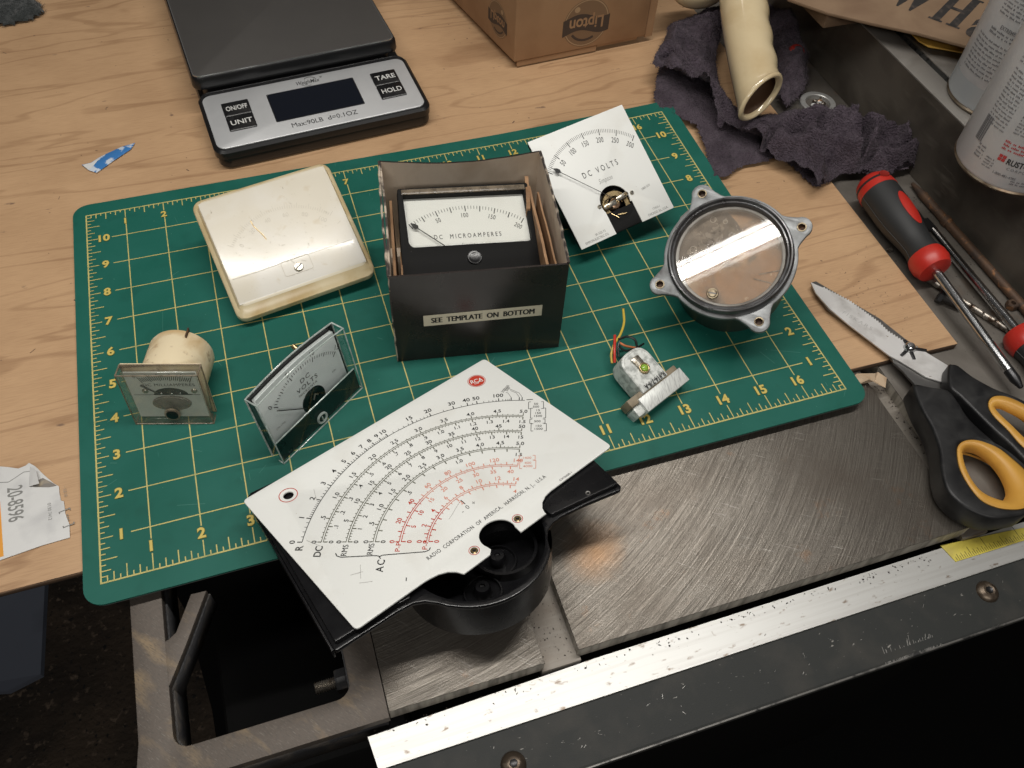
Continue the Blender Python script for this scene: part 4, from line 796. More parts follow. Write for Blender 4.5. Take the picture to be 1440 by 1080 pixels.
for k in range(70):
    x, y = random.uniform(-1.4, 1.45), random.uniform(-1.2, 1.0); a = random.uniform(0, PI); l = random.uniform(0.01, 0.12) * (1 if random.random() < .3 else .4)
    P.line((x, y), (x + l * math.cos(a), y + l * math.sin(a)), 0.008)
o = P.build('scuffs', ['cream_ink'], cr, f=lambda x, y: (x, y, 0.252 if y > -0.7 else 0.252 - (-0.7 - y) * 0.10)); tag(o, kind='stuff')
P = Print(); P.path([(-0.62, 0.62), (-0.60, 0.45), (-0.50, 0.22), (-0.44, 0.02)], 0.022); P.poly([(-0.54, 0.30), (-0.44, 0.0), (-0.43, 0.0), (-0.49, 0.22)]); P.build('needle_ghost', ['brass'], cr, 0.252)
slotted_screw('zero_screw', 0.02, -0.93, 0.215, 0.115, 'screw', cr, 0.5, 0.05)
lathe('barrel', [(1.30, -0.22), (1.30, -1.35), (1.26, -1.40), (0, -1.40)], 'black', cr, 48, Matrix.Translation((0.1, -0.05, 0)))

# --- round canister meter ---------------------------------------------------
kc = 0.90; c0 = CAM + kc * (Vector((15.844, 4.277, 0.718)) - CAM)
rm = thing('round_meter', 'round glass-faced meter in dark canister with four-eared grey flange', 'round meter', frame(c0, (0.673, -0.7375, 0.0559), (0.6309, 0.6118, 0.4771)), 'panel meters on the cutting mat')
S = kc
ears = [(-1.376 * S, 1.346 * S), (1.376 * S, 1.346 * S), (1.376 * S, -1.346 * S), (-1.376 * S, -1.346 * S)]
Rf = 1.70 * S
pts = []
for q in range(4):
    ea = math.radians(45.6 if q == 0 else [45, 135, 225, 315][q]); er = 1.925 * S
    ec = Vector((er * math.cos(ea), er * math.sin(ea)))
    # arc of the flange up to the ear, fillet, ear tip
    def P_(r, a): return Vector((r * math.cos(a), r * math.sin(a)))
    pts += [P_(Rf, ea - PI / 4 + t * (PI / 4 - 0.30) / 6) for t in range(7)]
    pts += [P_(Rf + 0.05, ea - 0.245), P_(Rf + 0.17, ea - 0.175)]
    for t in range(9):
        b = ea - PI / 2 * 0.92 + t * PI * 0.92 / 8; pts.append(ec + Vector((0.25 * math.cos(b), 0.25 * math.sin(b))))
    pts += [P_(Rf + 0.17, ea + 0.175), P_(Rf + 0.05, ea + 0.245)]
    pts += [P_(Rf, ea + 0.30 + t * (PI / 4 - 0.30) / 6) for t in range(6)]
holes = [circle(1.925 * S * math.cos(math.radians(a)), 1.925 * S * math.sin(math.radians(a)), 0.085, 20) for a in (45, 135, 225, 315)]
plate('flange', [(p[0], p[1]) for p in pts], holes + [circle(0, 0, 1.30 * S, 48)], -0.24, -0.10, 'zinc', rm, 0.03)
for a in (45, 135, 225, 315):
    lathe('ear_bush', [(0.082, -0.11), (0.084, -0.088), (0.108, -0.090), (0.112, -0.10)], 'screw_dark', rm, 24, Matrix.Translation((1.925 * S * math.cos(math.radians(a)), 1.925 * S * math.sin(math.radians(a)), 0)))
    lathe('ear_hole', [(0, -0.22), (0.084, -0.22), (0.084, -0.12)], 'rust', rm, 16, Matrix.Translation((1.925 * S * math.cos(math.radians(a)), 1.925 * S * math.sin(math.radians(a)), 0)))
lathe('bezel', [(1.60 * S, -0.10), (1.605 * S, -0.05), (1.59 * S, 0.03), (1.555 * S, 0.075), (1.52 * S, 0.08), (1.49 * S, 0.05), (1.47 * S, 0.02), (1.43 * S, 0.03), (1.40 * S, 0.0), (1.385 * S, -0.06), (1.375 * S, -0.16)], 'bezel', rm, 96)
lathe('canister', [(1.52 * S, -0.24), (1.50 * S, -1.84), (1.44 * S, -1.93), (0, -1.93)], 'canister', rm, 72)
lathe('inner_plate', [(0, -0.30), (1.385 * S, -0.30)], 'dial_brown', rm, 72)
lathe('inner_wall', [(1.384 * S, -0.30), (1.374 * S, -0.13)], 'brass', rm, 72)
plate('window', circle(0, 0, 1.38 * S, 72), [], -0.115, -0.095, 'window', rm)
def blotch(cx, cy, r, seed, n=60, amp=0.5, sx=1, sy=1, rot=0):
    o = []
    for i in range(n):
        a = 2 * PI * i / n; rr = r * (1 + amp * noise.fractal(Vector((math.cos(a) * 1.3, math.sin(a) * 1.3, seed)), 0.9, 2.1, 4)); x, y = rr * math.cos(a) * sx, rr * math.sin(a) * sy
        o.append((cx + x * math.cos(rot) - y * math.sin(rot), cy + x * math.sin(rot) + y * math.cos(rot)))
    return o
# screen directions for this tilted face: image right ~ (0.98, 0.2)... stains follow what shows in the photograph
def face_pt(px, py, M=rm.matrix_world.copy(), z=-0.29):
    Mi = M.inverted(); o_ = Mi @ CAM; d_ = (Mi.to_3x3() @ (at(px, py, 0) - CAM)); t = (z - o_.z) / d_.z; return (o_.x + d_.x * t, o_.y + d_.y * t)
P = Print(); P.poly([face_pt(*p) for p in ((957, 305), (968, 295), (985, 287), (1005, 290), (1022, 297), (1036, 312), (1048, 332), (1052, 345), (1030, 356), (995, 372), (972, 380), (958, 372), (950, 352), (948, 330))]); P.build('dark_stain', ['stain_grey'], rm, -0.293)
P = Print()
for i, (x, y, r) in enumerate(((1003, 335, 0.20), (990, 350, 0.22), (1010, 325, 0.17), (978, 352, 0.12), (1000, 345, 0.22), (985, 330, 0.08), (1020, 310, 0.05), (1003, 309, 0.07), (958, 338, 0.06), (972, 355, 0.09), (1029, 331, 0.06))):
    fx, fy = face_pt(x, y); P.poly(blotch(fx, fy, r * 0.9, i * 3.1, 40, 0.7))
P.build('pale_stain', ['stain_light'], rm, -0.289)
P = Print()
for x, y, r in ((1003, 309, 0.07), (1020, 312, 0.05), (958, 338, 0.06), (1029, 331, 0.06), (975, 351, 0.08)):
    fx, fy = face_pt(x, y); P.arc(fx, fy, r, 0, 2 * PI, 0.012, 16)
P.build('water_ring', ['enamel'], rm, -0.286)
P = Print()
for (a, b) in (((1060, 392), (1100, 402)), ((1067, 386), (1108, 378)), ((1043, 330), (1060, 318)), ((985, 325), (987, 333))):
    P.line(face_pt(*a), face_pt(*b), 0.02)
P.build('face_scratch', ['stain_light'], rm, -0.286)
sx_, sy_ = face_pt(1002, 413, z=-0.1); slotted_screw('centre_screw', sx_, sy_, -0.10, 0.095, 'screw_dark', rm, 0.2, 0.05)
lathe('screw_ring', [(0.10, -0.07), (0.125, -0.07), (0.14, -0.09)], 'screw_dark', rm, 24, Matrix.Translation((sx_, sy_, 0)))

# --- meter movement (aluminium can with wires) ---------------------------------
a_ = math.radians(24); 
mvx = Vector((math.cos(a_), math.sin(a_), 0)); mvy = Vector((-math.sin(a_), math.cos(a_), 0)).normalized()
mc = thing('meter_movement', 'small galvanised meter movement with red, yellow and black wires', 'meter movement', frame((12.36, 1.12, 0.42), mvx, Vector((-math.sin(a_) * 0.93, math.cos(a_) * 0.93, 0.30))))
def mp_(px, py, z): 
    Mi = mc.matrix_world.inverted(); p = at(830 + px / 6, 420 + py / 6, z); return Mi @ p
cup = round_poly([(-0.42, 0.0), (0.42, 0.0), (0.42, 0.98), (-0.42, 0.98)], [0.02, 0.02, 0.36, 0.36], 8)
Ls = [[(x * k, 0.49 + (y - 0.49) * k, z) for x, y in cup] for k, z in ((1.0, -0.42), (1.0, 0.10), (0.985, 0.135), (0.93, 0.155), (0.88, 0.155), (0.86, 0.14))]
loft(Ls, 'can', 'galv', mc)
plate('clip', round_poly([(-0.09, 0.40), (0.12, 0.40), (0.12, 0.80), (-0.13, 0.80)], 0.05), [], 0.142, 0.185, 'screw', mc, 0.01)
plate('clip_rim', circle(0.02, 0.45, 0.135, 24), [circle(0.02, 0.45, 0.095, 20)], 0.142, 0.20, 'brass', mc, 0.008)
ball('jewel', (0.02, 0.45, 0.18), 0.095, 'green_stone', mc, (1, 1, 0.6))
box('resin_block', (-0.86, -0.10, -0.36), (0.76, 0.10, 0.08), 'tan_plastic', mc, 0.02); 
box('resin_block', (-0.80, -0.36, -0.42), (0.70, -0.10, -0.02), 'galv', mc, 0.02)
box('front_strip', (-0.62, -0.40, -0.40), (0.80, -0.03, 0.13), 'brushed', mc, 0.015)
box('end_tab', (-0.84, -0.36, -0.40), (-0.61, -0.14, 0.04), 'galv', mc, 0.02); box('end_tab', (0.79, -0.28, -0.38), (0.85, -0.06, 0.04), 'tan_plastic', mc, 0.015)
P = Print(); P.text('R-914-7-9-A', 0.03, 0.075, 0.13, 0.0, 0.02, 0.70)
for i, (x, y) in enumerate(P.V): P.V[i] = (0.06 - x, 0.15 - y)
P.build('code_print', ['ink'], mc, 0.170)
wires = [('wire_yellow', [(185, 545, 0.3), (178, 470, 0.35), (205, 380, 0.45), (255, 300, 0.5), (285, 200, 0.5), (278, 90, 0.5)], 0.030), ('wire_red', [(205, 540, 0.35), (205, 430, 0.5), (208, 310, 0.55)], 0.035),
         ('wire_black', [(395, 410, 0.3), (375, 345, 0.45), (310, 320, 0.5), (235, 345, 0.5)], 0.030), ('wire_black', [(240, 490, 0.3), (235, 410, 0.4), (250, 360, 0.45)], 0.028), ('wire_orange', [(380, 415, 0.3), (300, 400, 0.4), (250, 372, 0.45)], 0.028), ('wire_black', [(450, 380, 0.2), (400, 410, 0.3), (300, 440, 0.3), (245, 400, 0.35)], 0.026)]
for m_, pp, r in wires:
    tube('wire', spline([mp_(x, y, z) for x, y, z in pp], 6), r, m_, mc, 8)
tube('wire_end', [mp_(278, 95, 0.5), mp_(262, 80, 0.5), mp_(292, 84, 0.5)], 0.012, 'brass', mc, 6)

# ================================================================== RCA SCALE PLATE ON BLACK HOUSING
Mr = frame((6.748, -0.037, 1.033), (0.9162, 0.3926, -0.0804), (-0.4003, 0.8874, -0.2284))
rc = thing('scale_plate', 'large white multi-scale dial plate printed RADIO CORPORATION OF AMERICA', 'dial plate', Mr)
ro = [(-3.185, -2.06), (-1.72, -2.075)] + [(-1.72 + 0.05 + 0.30 * k / 5, -2.075 - 0.012 * k) for k in range(1, 5)] + [(-1.27, -2.20), (-1.16, -2.31), (-1.09, -2.44), (-0.47, -2.44), (-0.375, -2.36)]
ro += [(-0.04 + 0.37 * math.cos(a), -2.16 + 0.33 * math.sin(a)) for a in [math.radians(200 - k * 220 / 18) for k in range(19)]] + [(0.30, -2.44), (0.955, -2.44)]
ro += [(0.955 + 0.0, -2.40), (1.0, -2.29), (1.10, -2.18), (1.26, -2.10), (1.42, -2.075), (3.185, -2.06), (3.185, 2.06), (-3.185, 2.06)]
rad = [0.10] + [0] * (len(ro) - 4) + [0.10, 0.10, 0.10]
plate('plate', round_poly(ro, rad, 4), [circle(-2.44, 1.53, 0.105, 24)], 0.0, 0.04, 'enamel', rc, 0.008)
P = Print(); O = (0.0, -2.46)
INK, OLV, RED, RFD, GRY, FD = 0, 1, 2, 3, 4, 5
def pol(r, a): return (O[0] + r * math.cos(a), O[1] + r * math.sin(a))
AE = 46.3
ang = lambda f, e=AE: math.radians(90 + e - 2 * e * f)
# ohms scale
P.cur = INK; P.arc(O[0], O[1], 3.96, ang(0), ang(1), 0.013, 90)
fR = lambda v: v / (v + 10.0)
tick = lambda r, f, l, w_, e=AE: P.line(pol(r, ang(f, e)), pol(r + l, ang(f, e)), w_)
vals = [(0, 1, .2), (1, 2, .1), (2, 5, .2), (5, 10, .25), (10, 20, 1), (20, 50, 5), (50, 100, 10), (100, 200, 20)]
for a0_, a1_, st_ in vals:
    v = a0_
    while v < a1_ - 1e-6:
        if a0_ != 1 or True: tick(3.96, fR(v), 0.055, 0.010)
        v += st_
for v, t in ((0, '0'), (1, '1'), (2, '2'), (3, '3'), (4, '4'), (5, '5'), (6, '6'), (7, '7'), (8, '8'), (9, '9'), (10, '10'), (15, '15'), (20, '20'), (30, '30'), (40, '40'), (50, '50'), (100, '100'), (200, ''), (500, ''), (1000, '')):
    tick(3.96, fR(v), 0.095, 0.020)
    if t: x, y = pol(4.155, ang(fR(v))); P.text(t, x, y, 0.108, ang(fR(v)) - PI / 2, 0.012, 1.1)
P.cur = GRY
for v, t, dx in ((200, '200', 0.0), (500, '500', 0.10), (1000, '1000', 0.20)):
    x, y = pol(4.06, ang(fR(v))); P.path([(x, y), (x + 0.05, y + 0.16), (x + 0.03 - dx * .2, y + 0.22 + dx)], 0.010); P.text(t, x + 0.03 - dx * 0.3, y + 0.30 + dx, 0.07, 0.35, 0, 1.0)
P.cur = INK; x, y = pol(3.99, ang(1) - 0.025); P.line((x - 0.05, y + 0.04), (x + 0.06, y - 0.05), 0.018)
def double_scale(r0, top_n, top_lab, bot_n, bot_lab, tmaj, bmaj, tsub, bsub, inkA, inkL, end=AE, faded=None, lo_end=1.0, bl=True):
    "two parallel arcs with ticks outward (top scale) and inward (bottom scale)"
    R_ = lambda f: r0 - 0.13 * max(0.0, 2 * f - 1) ** 1.5
    ink = lambda f, a: (faded if faded and f > 0.34 else a)
    for dr in (-0.020, 0.020):
        n = 90
        for i in range(n):
            P.cur = ink(i / n, inkA); wv = 0.014; f0, f1 = i / n, (i + 1) / n
            P.poly([pol(R_(f1) + dr - wv / 2, ang(f1, end)), pol(R_(f0) + dr - wv / 2, ang(f0, end)), pol(R_(f0) + dr + wv / 2, ang(f0, end)), pol(R_(f1) + dr + wv / 2, ang(f1, end))])
    for k in range(top_n * tsub + 1):
        f = k / (top_n * tsub); P.cur = ink(f, inkA); big = k % tsub == 0; r = R_(f)
        P.line(pol(r + 0.02, ang(f, end)), pol(r + (0.095 if big else 0.055), ang(f, end)), 0.020 if big else 0.012)
    for k in range(bot_n * bsub + 1):
        f = k / (bot_n * bsub) * lo_end; P.cur = ink(f, inkA); big = k % bsub == 0; r = R_(f)
        P.line(pol(r - 0.02, ang(f, end)), pol(r - (0.105 if big else 0.06), ang(f, end)), 0.022 if big else 0.012)
    for f, t in top_lab:
        P.cur = ink(f, inkL); x, y = pol(R_(f) + 0.160, ang(f, end)); P.text(t, x, y, 0.096, ang(f, end) - PI / 2, 0.012, 1.05)
    for f, t in bot_lab:
        P.cur = ink(f, inkL); x, y = pol(R_(f) - 0.170, ang(f, end)); P.text(t, x, y, 0.090, ang(f, end) - PI / 2, 0.012, 1.05)
T5 = [(k / 10, t) for k, t in enumerate(('0', '.5', '1.0', '1.5', '2.0', '2.5', '3.0', '3.5', '4.0', '4.5', '5.0'))]
T50 = [(k / 10, t) for k, t in enumerate(('0', '5', '10', '15', '20', '25', '30', '35', '40', '45', '50'))]
B15 = [(k / 15, t) for k, t in enumerate(('0', '.1', '.2', '.3', '.4', '.5', '.6', '.7', '.8', '.9', '1.0', '1.1', '1.2', '1.3', '1.4', '1.5'))]
B150 = [(k / 15, str(k)) for k in range(16)]
double_scale(3.57, 10, T5, 15, B15, 1, 1, 5, 5, OLV, INK)
double_scale(3.09, 10, T50, 15, B150, 1, 1, 5, 5, OLV, INK)
double_scale(2.57, 10, T5, 15, [(0, '0'), (1 / 3, '.5'), (2 / 3, '1.0'), (1, '1.5')], 1, 1, 5, 1, OLV, INK)
double_scale(2.07, 14, [(k / 7, str(20 * k)) for k in range(8)], 8, [(k / 8.4, str(5 * k)) for k in range(9)], 1, 1, 2, 2, RED, RED, AE, RFD, 8 / 8.4)
double_scale(1.55, 14, [(k / 7, str(2 * k)) for k in range(8)], 8, [(0, '0'), (4 / 8.4, '2'), (1, '4')], 1, 1, 2, 2, RED, RED, AE, RFD, 8 / 8.4)
P.cur = INK; rt = math.radians(46)
P.text('R', -2.98, 0.19, 0.14, rt, 0.012); P.text('DC', -2.76, -0.13, 0.14, rt, 0.012, fit=0.25)
for x, y in ((-2.36, -0.44), (-1.985, -0.76)): P.text('RMS', x - 0.02, y - 0.02, 0.11, rt, 0.0, fit=0.26)
P.cur = RED
for x, y in ((-1.60, -1.10), (-1.20, -1.42)): P.text('P-P', x, y, 0.10, rt, 0.0, fit=0.22)
P.cur = INK; P.text('AC', -2.10, -1.23, 0.14, rt, 0.010, fit=0.28, space=1.3)
P.path([(-2.54, -0.40), (-2.56, -0.47), (-2.52, -0.55), (-2.05, -0.95), (-1.99, -1.02), (-2.00, -1.10)], 0.018); P.path([(-1.99, -1.04), (-1.92, -1.06), (-1.30, -1.55), (-1.22, -1.57), (-1.17, -1.54)], 0.018)
P.text('RADIO  CORPORATION  OF  AMERICA,  HARRISON, N. J.,  U.S.A', 0.12, -1.71, 0.088, 0, 0.0, fit=2.98, space=1.13)
k_ = 3.36 / (max(v[0] for v in P.V[-600:]) - min(v[0] for v in P.V[-600:]) + 1e-6)
P.line((-0.02, -1.02), (-0.02, -1.16), 0.018); P.text('0', -0.04, -1.25, 0.10, 0, -0.01); P.cur = GRY; P.text('-', -0.18, -1.27, 0.1); P.text('+', 0.12, -1.25, 0.1)
P.cur = INK; P.text('CX766SR-1', 1.90, -2.01, 0.048, 0.0, 0.0, 1.05)
# range boxes
def rbox(cx, cy, rows, ink, rot=-0.76, h=0.062):
    P.cur = ink; c, s_ = math.cos(rot), math.sin(rot); hh = len(rows) * h * 1.5 / 2 + 0.02; ww = 0.165
    L = lambda u, v: (cx + u * c - v * s_, cy + u * s_ + v * c)
    for sg in (-1, 1):
        P.line(L(sg * ww, -hh), L(sg * ww, hh), 0.012)
        for v in (-hh, hh): P.line(L(sg * ww, v), L(sg * (ww - 0.05), v), 0.012)
    for i, t in enumerate(rows):
        P.text(t, *L(0, hh - 0.02 - h * 1.5 * (i + 0.5)), h, rot, 0.0, 1.1)
rbox(2.93, -0.02, ['50', '500'], INK); rbox(2.79, -0.24, ['15', '150', '1500'], INK); rbox(2.60, -0.42, ['500'], INK); rbox(2.49, -0.58, ['150', '1500'], INK)
rbox(1.70, -1.08, ['1400'], RFD); rbox(1.58, -1.23, ['400', '4000'], RFD)
P.cur = RED
P.disc(2.53, 1.56, 0.185, 40); P.cur = 6; P.text('RCA', 2.53, 1.56, 0.13, -0.35, 0.01, 0.85, space=0.92); P.path([(2.42, 1.50), (2.50, 1.46), (2.55, 1.50), (2.62, 1.44)], 0.012)
P.cur = RED; P.arc(-2.44, 1.53, 0.185, 0, 2 * PI, 0.016, 36); P.arc(0.47, -2.155, 0.10, 0, 2 * PI, 0.012, 24); P.arc(-0.62, -2.165, 0.10, 0, 2 * PI, 0.012, 24); P.cur = RED; P.arc(2.53, 1.56, 0.205, 0, 2 * PI, 0.010, 36)
P.cur = FD
for a, b in (((-1.98, 1.30), (-2.06, 1.10)), ((-2.06, 1.10), (-2.10, 0.98)), ((-2.35, -0.95), (-2.52, -1.22)), ((-2.62, -1.02), (-2.40, -1.12)), ((-2.78, 0.25), (-2.66, -0.05)), ((-0.5, -1.25), (-0.08, -1.05)), ((-2.60, -1.28), (-2.40, -1.42))): P.line(a, b, 0.008)
P.cur = INK; P.line((-1.95, -1.84), (-1.90, -1.78), 0.018)
o = P.build('scale_print', ['ink', 'ink_olive', 'ink_red', 'ink_red_faded', 'ink_grey', 'scratch', 'enamel'], rc, 0.046)
for p in o.data.polygons:
    if p.material_index == 6:
        for v in p.vertices: o.data.vertices[v].co.z = 0.050
for x, y in ((0.47, -2.155), (-0.62, -2.165)):
    rv = lathe('rivet', [(0.035, 0.045), (0.04, 0.06), (0.062, 0.06), (0.078, 0.04)], 'brass', rc, 20, Matrix.Translation((x, y, 0.0))); lathe('rivet_hole', [(0, 0.045), (0.036, 0.045)], 'dark_metal', rv, 16, Matrix.Translation((x, y, 0.0)))
# housing (rotated a little under the plate)
hr = math.radians(-8)
ho = thing('meter_housing', 'black moulded meter housing with round barrel under the white scale plate', 'meter housing', Mr @ Matrix.Rotation(hr, 4, 'Z'))
hout = [(-3.31, -2.51), (-2.05, -2.42)] + [(-1.75, -2.43), (-1.55, -2.52), (-1.38, -2.69), (-1.25, -2.86)]
cb, rb = (-0.12, -1.86), 1.50
hout += [(cb[0] + rb * math.cos(a), cb[1] + rb * math.sin(a)) for a in [math.radians(222 + k * 92 / 20) for k in range(21)]]
hout += [(1.05, -2.66), (1.17, -2.50), (1.36, -2.39), (1.60, -2.36), (2.15, -2.39), (2.95, -2.50), (3.02, -2.44), (3.03, 1.9), (-3.31, 1.9)]
rads = [0.05] + [0.0] * (len(hout) - 5) + [0.04, 0.10, 0.1, 0.1]
ring_in = [(cb[0] + (rb - 0.13) * math.cos(2 * PI * k / 48), cb[1] + (rb - 0.13) * math.sin(2 * PI * k / 48)) for k in range(48)]
plate('flange', round_poly(hout, rads, 3), [ring_in], -0.27, -0.17, 'black', ho, 0.022)
plate('flange_step', round_poly([(-3.25, -2.42), (-2.1, -2.36), (-1.75, -2.38), (-1.62, -1.9), (-1.62, 1.8), (-3.25, 1.8)], 0.05), [], -0.168, -0.05, 'black', ho, 0.012)
plate('flange_step', round_poly([(1.40, -2.30), (1.62, -2.31), (2.95, -2.42), (2.95, 1.8), (1.36, 1.8), (1.36, -2.1)], 0.05), [], -0.168, -0.05, 'black', ho, 0.012)
lathe('barrel_wall', [(rb, -0.26), (rb - 0.01, -0.60), (rb - 0.03, -1.10), (rb - 0.10, -1.16), (0.8, -1.16), (0.8, -1.75), (0, -1.75)], 'black', ho, 72, Matrix.Translation((cb[0], cb[1], 0)))
lathe('barrel_inside', [(rb - 0.10, -0.18), (rb - 0.125, -0.22), (rb - 0.13, -0.75), (rb - 0.28, -0.80), (0, -0.80)], 'black', ho, 72, Matrix.Translation((cb[0], cb[1], 0)))
for x, y in ((0.20, -2.15), (-0.42, -2.60)):
    lathe('boss', [(0, -0.60), (0.05, -0.60), (0.06, -0.56), (0.13, -0.56), (0.16, -0.62), (0.16, -0.80)], 'black', ho, 28, Matrix.Translation((x, y, 0)))
    lathe('boss_ring', [(0.34, -0.80), (0.34, -0.72), (0.37, -0.72), (0.38, -0.80)], 'black', ho, 36, Matrix.Translation((x, y, 0)))
lathe('boss_wall', [(0.60, -0.80), (0.60, -0.58), (0.66, -0.58), (0.66, -0.80)], 'black', ho, 48, Matrix.Translation((0.42, -2.05, 0)))
0 and plate('rib', [(-1.35, -2.35), (1.0, -2.20), (1.0, -2.12), (-1.35, -2.27)], [], -0.8, -0.30, 'black', ho)
for x, y in ((-2.72, -2.33), (2.30, -2.28)): lathe('pin_hole', [(0.028, -0.048), (0.05, -0.044), (0.055, -0.05)], 'worn_edge', ho, 18, Matrix.Translation((x, y, 0)))
box('side_lip', (-3.36, -2.45, -0.42), (-3.315, 1.6, -0.20), 'black', ho, 0.01)
box('corner_step', (-3.30, -1.05, -0.20), (-3.10, -1.02, -0.158), 'black', ho)
# ================================================================== POSTAL SCALE
sa = math.radians(4.9)
sc = thing('postal_scale', 'black digital shipping scale with silver button panel at top left', 'scale', frame((3.72, 12.03, -0.10), (math.cos(sa), math.sin(sa), 0), (-math.sin(sa), math.cos(sa), 0)))
def lp(pts, z): return [(x, y, z if not callable(z) else z(x, y)) for x, y in pts]
fz = lambda x, y: 0.66 + 0.13 * y / 2.2
body = lambda i, r: rrect(-0.02 + i, -0.02 + i, 6.34 - i, 9.5 - i, r, 6)
loft([lp(body(0.06, 0.3), 0.02), lp(body(0.0, 0.33), 0.10), lp(body(0.0, 0.33), 0.40), lp(body(0.04, 0.30), 0.46)], 'base', 'scale_black', sc, True, True)
hd = lambda i, r: rrect(-0.08 + i, -0.06 + i, 6.36 - i, 2.66 - i * 0.3, r, 6)
loft([lp(hd(0.0, 0.32), 0.40), lp(hd(0.0, 0.32), lambda x, y: fz(x, y) - 0.06), lp(hd(0.07, 0.28), fz), lp(hd(0.13, 0.25), lambda x, y: fz(x, y) - 0.012)], 'head', 'scale_black', sc)
fp = rrect(0.03, 0.08, 6.22, 2.46, 0.26, 6)
loft([lp(fp, lambda x, y: fz(x, y) - 0.02), lp(fp, lambda x, y: fz(x, y) + 0.015), lp(rrect(0.045, 0.095, 6.205, 2.445, 0.25, 6), lambda x, y: fz(x, y) + 0.025)], 'fascia', 'fascia', sc)
def on_f(pts, h): return lp(pts, lambda x, y: fz(x, y) + h)
loft([on_f(rrect(1.87, 0.71, 4.48, 1.94, 0.05), 0.02), on_f(rrect(1.87, 0.71, 4.48, 1.94, 0.05), 0.034)], 'display', 'lcd', sc)
P = Print(); P.path([(1.86, 0.70), (4.49, 0.70), (4.49, 1.95), (1.86, 1.95), (1.86, 0.70)], 0.03); P.build('display_rim', ['scale_black'], sc, f=lambda x, y: (x, y, fz(x, y) + 0.036))
for x0_, t1, t2 in ((0.51, 'ON/OFF', 'UNIT'), (5.04, 'TARE', 'HOLD')):
    for yy_, t, yh in ((0.69, t2, 0.61), (1.33, t1, 0.61)):
        bt = loft([on_f(rrect(x0_, yy_, x0_ + 0.78, yy_ + yh, 0.03), 0.02), on_f(rrect(x0_, yy_, x0_ + 0.78, yy_ + yh, 0.03), 0.055), on_f(rrect(x0_ + 0.025, yy_ + 0.025, x0_ + 0.755, yy_ + yh - 0.025, 0.03), 0.075)], 'button', 'scale_black', sc)
        P = Print(); P.text(t, x0_ + 0.40, yy_ + yh / 2, 0.20, 0, 0.012, fit=0.62); P.build('button_print', ['btn_print'], bt, f=lambda x, y: (x, y, fz(x, y) + 0.080))
P = Print(); P.text('Max:90LB  d=0.1OZ', 3.20, 0.42, 0.19, 0, 0.0, fit=1.96); P.text('WeighMax', 3.15, 2.20, 0.17, 0, 0.004, fit=0.72, slant=0.2); P.text('®', 3.60, 2.30, 0.07); P.arc(3.24, 2.20, 0.20, 0.3, 2.4, 0.02, 16); P.arc(3.14, 2.20, 0.20, 3.5, 5.2, 0.015, 16)
P.build('fascia_print', ['ink'], sc, f=lambda x, y: (x, y, fz(x, y) + 0.030))
pt = lambda i, r: rrect(-0.10 + i, 2.64 + i, 6.22 - i, 9.6 - i, r, 6)
loft([lp(pt(0.25, 0.2), 0.40), lp(pt(0.25, 0.2), 0.80), lp(pt(0.02, 0.26), 0.92), lp(pt(0.0, 0.26), 1.00), lp(pt(0.02, 0.26), 1.24), lp(pt(0.05, 0.25), 1.30)], 'platform', 'scale_black', sc)
loft([lp(pt(0.08, 0.22), 1.29), lp(pt(0.085, 0.22), 1.335)], 'tray', 'tray_edge', sc)
loft([lp(pt(0.115, 0.20), 1.3355), lp(pt(0.12, 0.20), 1.338)], 'tray_face', 'scale_tray', sc)
for x, y in ((0.5, 0.4), (5.7, 0.4)): lathe('foot', [(0.2, 0.0), (0.2, 0.03)], 'grip', sc, 20, Matrix.Translation((x, y, 0)))

# ================================================================== CARDBOARD BOX
va, vb, vc = Vector((13.37, 14.70, 0.15)), Vector((18.18, 15.05, 0.15)), Vector((12.43, 18.97, 0.15))
ux_ = (vb - va).normalized(); lb = thing('cardboard_box', 'brown corrugated tea box turned upside down at the top edge', 'cardboard box', frame(va, ux_, (-ux_.y, ux_.x, 0)))
Bw = 4.83; sk = (vc - va); skl = Vector((sk.dot(ux_), sk.dot(Vector((-ux_.y, ux_.x, 0)))))  # left side direction
bm = bmesh.new(); L4 = [(0, 0), (Bw, 0), (Bw + skl.x * 1.5, skl.y * 1.5), (skl.x * 1.5, skl.y * 1.5)]
lo = [bm.verts.new((x, y, 0)) for x, y in L4]; hi = [bm.verts.new((x, y, 4.6)) for x, y in L4]
for i in range(4): bm.faces.new((lo[i], lo[(i + 1) % 4], hi[(i + 1) % 4], hi[i]))
bm.faces.new(hi); bm.faces.new(lo); bmesh.ops.bevel(bm, geom=[e for e in bm.edges], offset=0.05, segments=3, profile=0.5, affect='EDGES'); from_bm('carton_body', bm, 'card', lb, True)
bm = bmesh.new(); bm_box(bm, (0.12, 0.03, -0.19), (3.0, 0.10, -0.01)); from_bm('bottom_flap', bm, 'card', lb)
box('bottom_flap', (3.05, 0.10, -0.12), (Bw - 0.25, 0.16, -0.01), 'card', lb); box('bottom_flap', (0.15, 0.3, -0.22), (Bw - 0.5, 4.8, -0.02), 'card', lb); box('side_flap', (Bw + 0.0, 0.03, -0.05), (Bw + 0.28, 0.09, 4.6), 'card', lb)
